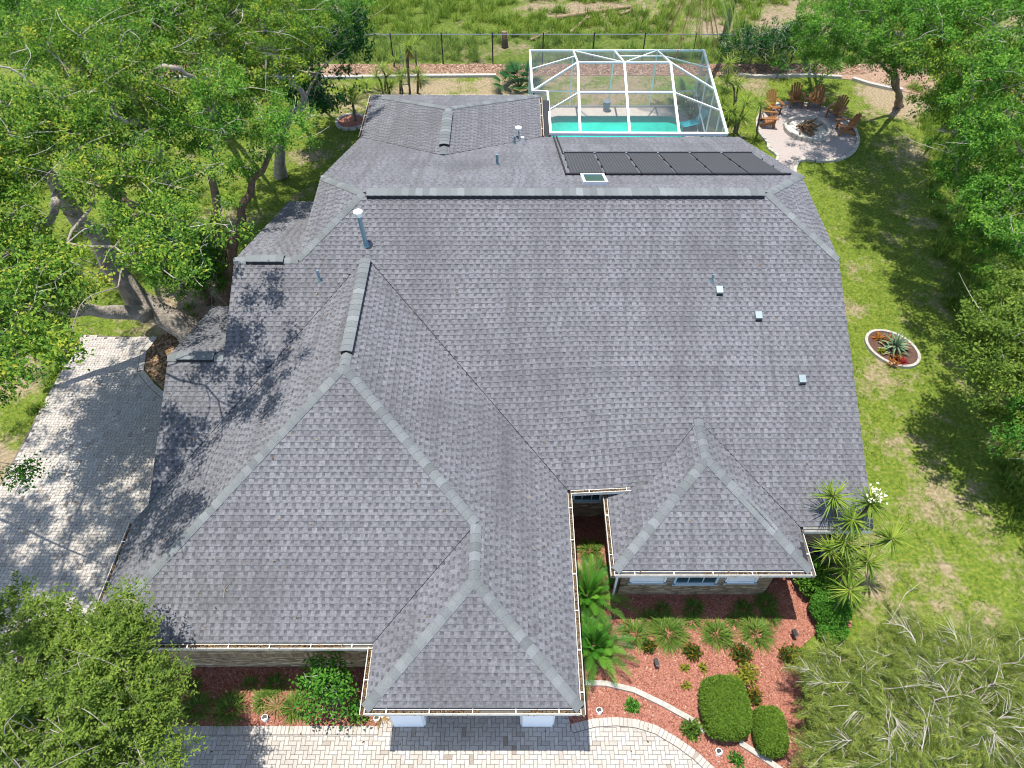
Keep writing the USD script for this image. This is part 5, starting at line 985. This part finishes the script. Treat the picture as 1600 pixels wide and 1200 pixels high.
p = A(520, 1095, 0); tree('leafy_bush', 'bright green leafy bush standing taller than the front bed, left of the portico', 'bush', p, [([p - [0, 0, .05], p + [.05, .1, .6], p + [0, .05, 1.3]], .05, .02), ([p - [0, 0, .05], p + [.2, -.1, .6], p + [.25, -.2, 1.1]], .04, .02)], [(p + [0, .05, 1.15], (.52, .52, .55), 26), (p + [.1, -.2, .7], (.5, .4, .4), 12)], 'bright_leaf', RS(405), leaf=(.1, .06), dens=620, cr=(.2, .36), cull=False, gapcull=0, twigs=.3)
SG = 'small coloured shrubs on the red mulch'
for k, (u, v, z, r, mt, n, lb) in enumerate([(1015, 1008, .2, .2, 'croton', 260, 'small croton with orange leaves beside the sago fronds'), (1083, 1017, .22, .24, 'croton', 420, 'small dark croton in front of the middle grassy clump'), (1160, 1020, .26, .28, 'croton', 520, 'larger dark croton left of the path light'), (1237, 1022, .26, .32, 'croton', 560, 'yellow flecked croton at the edge of the wispy bush'), (1170, 1053, .2, .32, 'yellow_leaf', 320, 'yellow green spreading shrub behind the largest clipped one'), (1148, 1062, .15, .2, 'yellow_leaf', 160, 'low yellow sprig left of the spreading yellow shrub'),
      (1177, 1085, .24, .25, 'croton', 360, 'dark reddish shrub between clipped shrub and wispy bush'), (989, 1102, .15, .17, 'bright_leaf', 240, 'tiny green shrub between the kerb and the pavers'), (1082, 1138, .2, .26, 'liriope', 420, 'green tuft at the lower end of the curved kerb'), (1069, 1045, .06, .11, 'yellow_leaf', 70, 'sprout of pale weeds right of the black path light'), (1098, 1044, .06, .11, 'yellow_leaf', 70, 'sprout of pale weeds below the dark croton'), (1071, 1072, .06, .1, 'yellow_leaf', 60, 'lowest sprout of pale weeds on open mulch'), (1150, 1188, .12, .2, 'bright_leaf', 160, 'green weeds by the white spotlight at the lower kerb'), (640, 470, 0, 0, '', 0, '')]):
    if n:
        p = A(u, v, z); t = plant('low_shrub', lb, 'shrub', p, SG); r_ = RS(420 + k); d = r_.normal(size=(n, 3)); d[:, 2] = np.abs(d[:, 2]); d /= np.linalg.norm(d, axis=1, keepdims=True)
        obj('leaf_mass', leaves(d * r * r_.uniform(.2, 1, n)[:, None] * [1, 1, 1.2], .1 if mt != 'liriope' else .12, .045, r_, np.clip(r_.normal(.5, .25, n), 0, 1), .3, d * .8), M[mt], t); obj('stem', cyl((0, 0, -.05), .02, .15, 5), M['bark_brown'], t)

# the wispy grey shrub at the lower right
def wispy(label, base, hubs, rng, n_arch, name='wispy_shrub'):
    base = np.array(base, float); t = thing(name, base, 0, label, 'shrub'); br, tw, fo = MB(), MB(), MB()
    for hb, R, zt in hubs:
        hb = np.array(hb, float); root = base + (hb - base) * [.35, .35, 0] - [0, 0, .05]; wind = rng.uniform(0, 6.28)
        br.m(tube(spline([root, (root + hb) / 2 + [0, 0, .2], hb - [0, 0, .3]], 8) - base, np.linspace(.06, .03, 8), 6, False), .5)
        for k in range(n_arch):
            o = hb + np.array([rng.normal(0, .35 * R), rng.normal(0, .35 * R), -.35 + rng.normal(0, .15)]); a = wind + rng.normal(0, 1.5); r_ = R * rng.uniform(.45, .95)
            e = o + np.array([math.cos(a) * r_, math.sin(a) * r_, rng.uniform(.1, .75) * zt + .1]); bare = rng.rand() < .1; e[2] += .16 * bare
            s = spline([o, o * .6 + e * .4 + [0, 0, .3] + rng.normal(0, .07, 3), o * .2 + e * .8 + [0, 0, .24] + rng.normal(0, .06, 3), e], 11)
            br.m(tube(s - base, np.linspace(.019 if bare else .012, .004, 11), 5, False), rng.uniform(.55, 1.0) if bare else rng.uniform(.1, .7))
            m = 15; q = rng.uniform(.2, 1, m); P = np.stack([np.interp(q, np.linspace(0, 1, 11), s[:, c]) for c in range(3)], 1); a2 = a + rng.choice([-1, 1], m) * rng.uniform(.25, .9, m); ln = rng.uniform(.2, .55, m); e2 = P + np.c_[np.cos(a2) * ln, np.sin(a2) * ln, rng.uniform(-.15, .2, m)]
            for j in range(m):
                if bare or rng.rand() < .2:
                    tw.m(tube(spline([P[j] - base, (P[j] + e2[j]) / 2 - base + [0, 0, .03], e2[j] - base], 4), [.0065, .005, .004, .003], 4, False), rng.uniform(.4, 1))
                if bare and rng.rand() < .75: continue
                tj = rng.normal(.5, .25); w = 30; x = rng.uniform(.15, 1.1, w); c = P[j] + (e2[j] - P[j]) * x[:, None] + rng.normal(0, .026, (w, 3)); aa = a2[j] + rng.normal(0, .75, w)
                fo.m(blades(c - base, aa, rng.uniform(-.4, .5, w), rng.uniform(.05, .12, w), .02, .3, 1, np.clip(tj + rng.normal(0, .12, w), 0, 1)))
    obj('limb', br, M['twig'], t); obj('twig', tw, M['twig'], t); obj('foliage', fo, M['olive_leaf'], t); return t
wispy('big wispy olive grey shrub with pale bare twigs at the lower right', A(1440, 1110, 0), [(A(1320, 1085, 1.3), .85, .6), (A(1420, 1060, 1.3), 1.2, .6), (A(1520, 1060, 1.3), 1.25, .6), (A(1420, 1150, 1.6), 1.2, .6), (A(1550, 1150, 1.5), 1.3, .6), (A(1330, 1180, 1.3), .8, .5), (A(1620, 1060, 1.2), 1.0, .5), (A(1470, 1090, 1.6), 1.2, .6), (A(1370, 1110, 1.5), .9, .6)], RS(440), 60)
# the feathery tree at the lower left
def feathery(label, base, hubs, rng):
    base = np.array(base, float); t = thing('feathery_tree', base, 0, label, 'tree'); tr, br, fo = MB(), MB(), MB()
    for hb, R, n in hubs:
        hb = np.array(hb, float); tr.m(tube(spline([base + rng.normal(0, .1, 3) * [1, 1, 0] - [0, 0, .1], (base + hb) / 2 + [0, 0, .4], hb], 10) - base, np.linspace(.1, .04, 10), 7, False), .6)
        for k in range(n):
            a = k * 2.4 + rng.normal(0, .4); r_ = R * math.sqrt(rng.uniform(.08, 1)); e = hb + np.array([math.cos(a) * r_, math.sin(a) * r_, .95 * (1 - (r_ / R) ** 2) - .3 + rng.normal(0, .22)])
            o = hb + rng.normal(0, .4 * R, 3) * [1, 1, .2] - [0, 0, .3]; s = spline([o, (o + e) / 2 + [0, 0, .25] + rng.normal(0, .1, 3), e], 8); br.m(tube(s - base, np.linspace(.012, .003, 8), 4, False), rng.uniform(.1, .9))
            m = 7; q = rng.uniform(.3, 1, m); P = np.stack([np.interp(q, np.linspace(0, 1, 8), s[:, c]) for c in range(3)], 1); a2 = a + rng.normal(0, .7, m); ln = rng.uniform(.25, .6, m); e2 = P + np.c_[np.cos(a2) * ln, np.sin(a2) * ln, rng.uniform(-.15, .3, m)]
            for j in range(m):
                w = 30; x = np.linspace(.05, 1, w); c = P[j] + (e2[j] - P[j]) * x[:, None] + rng.normal(0, .025, (w, 3)); fo.m(leaves(c - base, .075, .034, rng, np.clip(rng.normal(.5, .14) + rng.normal(0, .15, w), 0, 1), .55, np.c_[np.cos(a2[j] + np.where(np.arange(w) % 2, 1, -1) * .9), np.sin(a2[j] + np.where(np.arange(w) % 2, 1, -1) * .9), np.zeros(w)] * 1.3, spread=.4))
    obj('trunk', tr, M['bark'], t); obj('twig', br, M['twig'], t); obj('crown', fo, M['lime_leaf'], t); return t
feathery('feathery light green tree at the lower left, overhanging the roof corner', (-9.9, 3.6, 0), [(A(110, 1080, 4.6), 1.5, 95), (A(20, 1000, 4.3), 1.1, 45), (A(190, 1030, 4.2), .72, 34), (A(180, 1110, 4.4), .98, 60), (A(80, 1180, 4.9), 1.3, 70), (A(225, 1190, 4.3), .65, 28), (A(205, 965, 4.4), .42, 11), (A(120, 1000, 4.3), .6, 20), (A(-20, 1120, 4.8), 1.1, 40), (A(245, 1075, 4.1), .4, 12)], RS(450))
tree('oak_sprig', 'small leafy oak branch tip hanging over the left edge of the driveway', 'branch', A(38, 748, 0) * [1.3, 1, 0], [([A(-160, 700, 3.0), A(-60, 720, 4.4), A(10, 735, 5)], .05, .015)], [(A(38, 745, 5), (.45, .35, .25), 9)], 'mid_leaf', RS(455), cr=(.18, .3), cull=False, gapcull=0, dens=700)

# agave bed on the lawn
AG = np.array([13.93, 18.25]); tt = np.linspace(0, 2 * math.pi, 34, endpoint=False)
oval = Polygon([(AG[0] + .78 * math.cos(a) - .18 * math.sin(a), AG[1] + .86 * math.sin(a)) for a in tt])
obj('mulch_bed', prism(oval, -.03, .06), plain('dark_bed_mulch', (.11, .065, .05), .95, .1, 0, 24.0, .4, (40.0, .8, .03)), kind='structure')
obj('concrete_ring', prism(oval.buffer(.1).difference(oval), -.04, .12), M['kerb'], None, 'oval concrete ring round the agave bed on the right lawn', 'edging')
p = A(1400, 538, .35); t = plant('agave', 'spiky blue green agave in the middle of the oval bed', 'agave', p); r = RS(460); n = 46; a = np.arange(n) * 2.4
obj('leaf_rosette', blades(np.c_[.05 * np.cos(a), .05 * np.sin(a), .3 + 0 * a], a, np.linspace(-.2, 1.4, n), .58 * r.uniform(.8, 1.1, n), .08, .08, 3, np.clip(r.normal(.55, .15, n), 0, 1)), M['agave'], t)
a = np.linspace(0, 6.2, 11); obj('lower_leaf_rosette', blades(np.c_[.12 * np.cos(a), .12 * np.sin(a), .02 + 0 * a], a, .35, .5, .16, .15, 3, np.clip(r.normal(.8, .15, 11), 0, 1)), M['agave'], t)
for k, (u, v, mt, sc, lb) in enumerate([(1374, 528, 'orange_leaf', 1.0, 'orange bromeliad at the upper left of the agave'), (1386, 530, 'orange_leaf', .8, 'small orange bromeliad touching the agave'), (1413, 540, 'red_leaf', .9, 'red bromeliad right of the agave'), (1400, 558, 'orange_leaf', 1.0, 'orange bromeliad below the agave'), (1410, 565, 'red_leaf', .75, 'pink red bromeliad at the lower edge of the oval bed'), (1396, 568, 'orange_leaf', .8, 'lowest orange bromeliad in the oval bed'), (1378, 548, 'yellow_leaf', .55, 'small yellow bromeliad left of the agave')]):
    p = A(u, v, .12); t = plant('bromeliad', lb, 'bromeliad', p, 'coloured bromeliads in the oval bed'); r = RS(470 + k); n = 34; a = r.uniform(0, 6.28, n)
    obj('leaf_rosette', blades(np.c_[.02 * np.cos(a), .02 * np.sin(a), .04 + 0 * a], a, r.uniform(.2, 1.3, n), r.uniform(.24, .44, n) * sc, .06, .2, 2, np.clip(r.normal(.5, .25, n), 0, 1)), M[mt], t)
# ringed bed of the young palm
ob = Point(*A(549, 192, 0)[:2]).buffer(.75, resolution=7)
obj('mulch_bed', prism(ob, -.03, .06), M['redbed'], kind='structure')
pk = thing('stone_edging', (0, 0, 0), 0, 'ring of pale edging stones round the young palm', 'edging'); ring = ob.exterior
for i in range(12): obj('stone', beam((*ring.interpolate(ring.length * (i + .05) / 12).coords[0], .06), (*ring.interpolate(ring.length * (i + .93) / 12).coords[0], .06), .14, .14), M['kerb'], pk)

# small fittings in the beds
for u, v, lb in ((1023, 1041, 'black path light on open mulch below the bay window'), (1237, 996, 'black path light near the wispy shrub')):
    p = A(u, v, 0); t = thing('path_light', p, .2, lb, 'garden light', 'black path lights in the red mulch'); obj('stake', cyl((0, 0, 0), .02, .3, 8), M['black'], t); obj('lamp_head', box(-.05, -.09, .24, .05, .09, .34), M['black'], t); obj('lens', box(-.04, -.094, .25, .04, -.088, .33), M['steel'], t)
for u, v, lb in ((936, 1114, 'white spotlight in the mulch right of the portico'), (416, 1125, 'white spotlight at the paver edge below the dry bromeliad'), (590, 1126, 'white spotlight at the portico corner'), (1122, 1178, 'white spotlight beside the lower kerb')):
    p = A(u, v, 0); t = thing('spotlight', p, .3, lb, 'garden light', 'white spotlights along the front beds'); obj('base', cyl((0, 0, .02), .07, .05, 14), M['white'], t); obj('lamp_head', tube([(0, 0, .06), (0, .02, .16)], [.05, .085], 14), M['white'], t); obj('lens', cyl((0, .022, .161), .06, .006, 14), M['black'], t)
t = thing('hose_reel', A(1277, 862, 0), .3, 'blue hose reel by the brick wall under the yuccas', 'hose reel'); obj('drum', tube([(-.18, 0, .32), (.18, 0, .32)], [.22, .22], 14), M['blue_plastic'], t)
for s in (-.2, .2): obj('side_frame', beam((s, 0, 0), (s, 0, .6), .05, .34), M['grey_plastic'], t)
for k, (a, b, r0, lb) in enumerate([((870, 28), (985, 10), .16, 'longest pale fallen log across the rough field'), ((893, 50), (922, 26), .13, 'short brown log lying toward the pale one'), ((830, 62), (866, 46), .09, 'thin log near the fence, left of the cage'), ((970, 22), (985, 16), .1, 'short broken log end')]):
    p, q = A(*a, .12), A(*b, .12); r = RS(480 + k); t = thing('fallen_log', p, 0, lb, 'log', 'fallen logs in the rough field'); s = spline([p, (p + q) / 2 + r.normal(0, .1, 3) * [1, 1, 0], q], 10) - p; obj('trunk', tube(s, np.linspace(r0, r0 * .55, 10), 8), M['log'], t, smooth=True)
    obj('branch_stub', tube([s[6], s[6] + [.3, .4, .25]], [r0 * .35, r0 * .2], 6), M['log'], t)
t = thing('tree_stump', A(789, 74, 0), 0, 'leaning cut stump right behind the fence', 'stump'); obj('trunk', tube([(0, 0, 0), (-.02, .05, .5), (-.03, .1, .85)], [.22, .17, .16], 10), M['bark_brown'], t, smooth=True); obj('cut_face', tube([(-.03, .1, .845), (-.03, .102, .87)], [.15, .15], 12), M['log'], t)
t = thing('roof_twig', A(346, 920, 3.6), 0, 'small forked dead twig lying on the front roof slope', 'twig')
zt = lambda x, y: zE + sF * (y - 6.27) + .03
p0 = A(346, 920, 3.6); P_ = lambda dx, dy: (dx, dy, zt(p0[0] + dx, p0[1] + dy) - 3.6)
obj('stick', tube([P_(0, -.12), P_(.02, .05), P_(.1, .16)], [.01, .008, .005], 5), M['twig'], t); obj('stick', tube([P_(.02, .05), P_(-.08, .17)], [.008, .004], 5), M['twig'], t)

# ------------------------------------------------------------------ rough growth: field weeds, lawn blades, undergrowth
def scatter(n, x0, x1, y0, y1, rng, keep): p = np.c_[rng.uniform(x0, x1, n), rng.uniform(y0, y1, n)]; return p[keep(p[:, 0], p[:, 1])]
def tuft(rng, n, h, w, spread, tone): a = rng.uniform(0, 6.28, n); q = rng.uniform(0, spread, n); return blades(np.c_[q * np.cos(a), q * np.sin(a), 0 * a], rng.uniform(0, 6.28, n), rng.uniform(.6, 1.5, n), rng.uniform(.6, 1.2, n) * h, w, rng.uniform(.1, .5, n), 2, np.clip(rng.normal(tone, .2, n), 0, 1), tipt=.15)
r = RS(500); p = scatter(15000, -45, 48, 41.3, 75, r, lambda x, y: (meshkit.fbm(np.c_[x * .35, y * .35, 0 * x], 3) >   .3 + .16 * np.clip((field_tone(x, y) - .3) / .4, 0, 1)))
instancer('field_weeds', [(tuft(RS(k), 46, .6, .03, .3, .3 + .12 * k), M['weed']) for k in range(4)], np.c_[p, np.zeros(len(p))], r.uniform(0, 6.28, len(p)), r.uniform(.5, 1.5, len(p)), r.randint(4, size=len(p)), 'tall bright green weeds covering the rough field behind the fence', 'weeds', r)
OFF = DRIVE.union(bedL).union(bedR).union(pad).union(deck).union(oval.buffer(.15)).union(ob)
for _, P2, _, _ in FP: OFF = OFF.union(P2.buffer(-.2))
lm = prep(OFF); r = RS(501)
p = scatter(46000, -22, 24, 4.5, 39.2, r, lambda x, y: (lawn_tone(x, y) < .4 + .35 * r.rand(len(x))))
p = p[~contains_xy(OFF, p[:, 0], p[:, 1])]
instancer('lawn_grass', [(tuft(RS(20 + k), 16, .085, .012, .13, .3 + .15 * k), M['weed' if k < 2 else 'liriope']) for k in range(4)], np.c_[p, np.zeros(len(p))], r.uniform(0, 6.28, len(p)), r.uniform(.6, 1.4, len(p)), r.randint(4, size=len(p)), 'short lawn grass growing unevenly over the yard', 'grass', r)
edge = LineString([(15.6, 11), (16.6, 14), (17.3, 17), (17.6, 21), (19.2, 26), (21.5, 33), (22.5, 38)])
p = scatter(9000, 13, 27, 8, 40.5, r, lambda x, y: np.array([edge.distance(Point(a, b)) < .7 or a > np.interp(b, [11, 14, 17, 21, 26, 33, 38], [15.6, 16.6, 17.3, 17.6, 19.2, 21.5, 22.5]) for a, b in zip(x, y)]))
p = p[meshkit.fbm(np.c_[p * .7, np.zeros(len(p))], 3) > .42]
instancer('undergrowth', [(tuft(RS(40 + k), 40, .42, .03, .28, .3 + .1 * k), M['weed']) for k in range(3)], np.c_[p, np.zeros(len(p))], r.uniform(0, 6.28, len(p)), r.uniform(.5, 1.3, len(p)), r.randint(3, size=len(p)), 'bright green undergrowth along the edge of the wood on the right', 'undergrowth', r)
p = scatter(1500, -24, -12, 14, 39, r, lambda x, y: meshkit.fbm(np.c_[x * .5, y * .5, 0 * x], 3) > .55); p = p[~contains_xy(OFF, p[:, 0], p[:, 1])]
instancer('undergrowth', [(tuft(RS(50 + k), 36, .3, .035, .25, .25 + .1 * k), M['weed']) for k in range(3)], np.c_[p, np.zeros(len(p))], r.uniform(0, 6.28, len(p)), r.uniform(.5, 1.2, len(p)), r.randint(3, size=len(p)), 'dark ground cover under the oaks on the left', 'undergrowth', r)
r = RS(520); n = 900; p = np.c_[r.uniform(-17, 5, n), r.uniform(4.4, 19, n)]; p = p[contains_xy(DRIVE.buffer(-.1), p[:, 0], p[:, 1])]; p = p[meshkit.fbm(np.c_[p * .6, np.zeros(len(p))], 3) > .47]
obj('fallen_leaves', leaves(np.c_[p, np.full(len(p), .062)], .075, .04, r, np.clip(r.normal(.45, .2, len(p)), 0, 1), .95), M['litter'], None, 'scattered brown fallen leaves on the paver driveway', 'leaf litter', None, 'stuff')
q = [];
for x, y in np.c_[r.uniform(-9.3, 9, 700), r.uniform(5, 17, 700)]:
    zr = z_roof(x, y)
    if zr is not None and r.rand() < (.55 if x < -4 else .14): q.append((x, y, zr + .03))
obj('fallen_leaves', leaves(np.array(q), .07, .035, r, np.clip(r.normal(.5, .25, len(q)), 0, 1), .8), M['litter'], None, 'a few dry leaves lying about on the grey shingle roof', 'leaf litter', None, 'stuff')
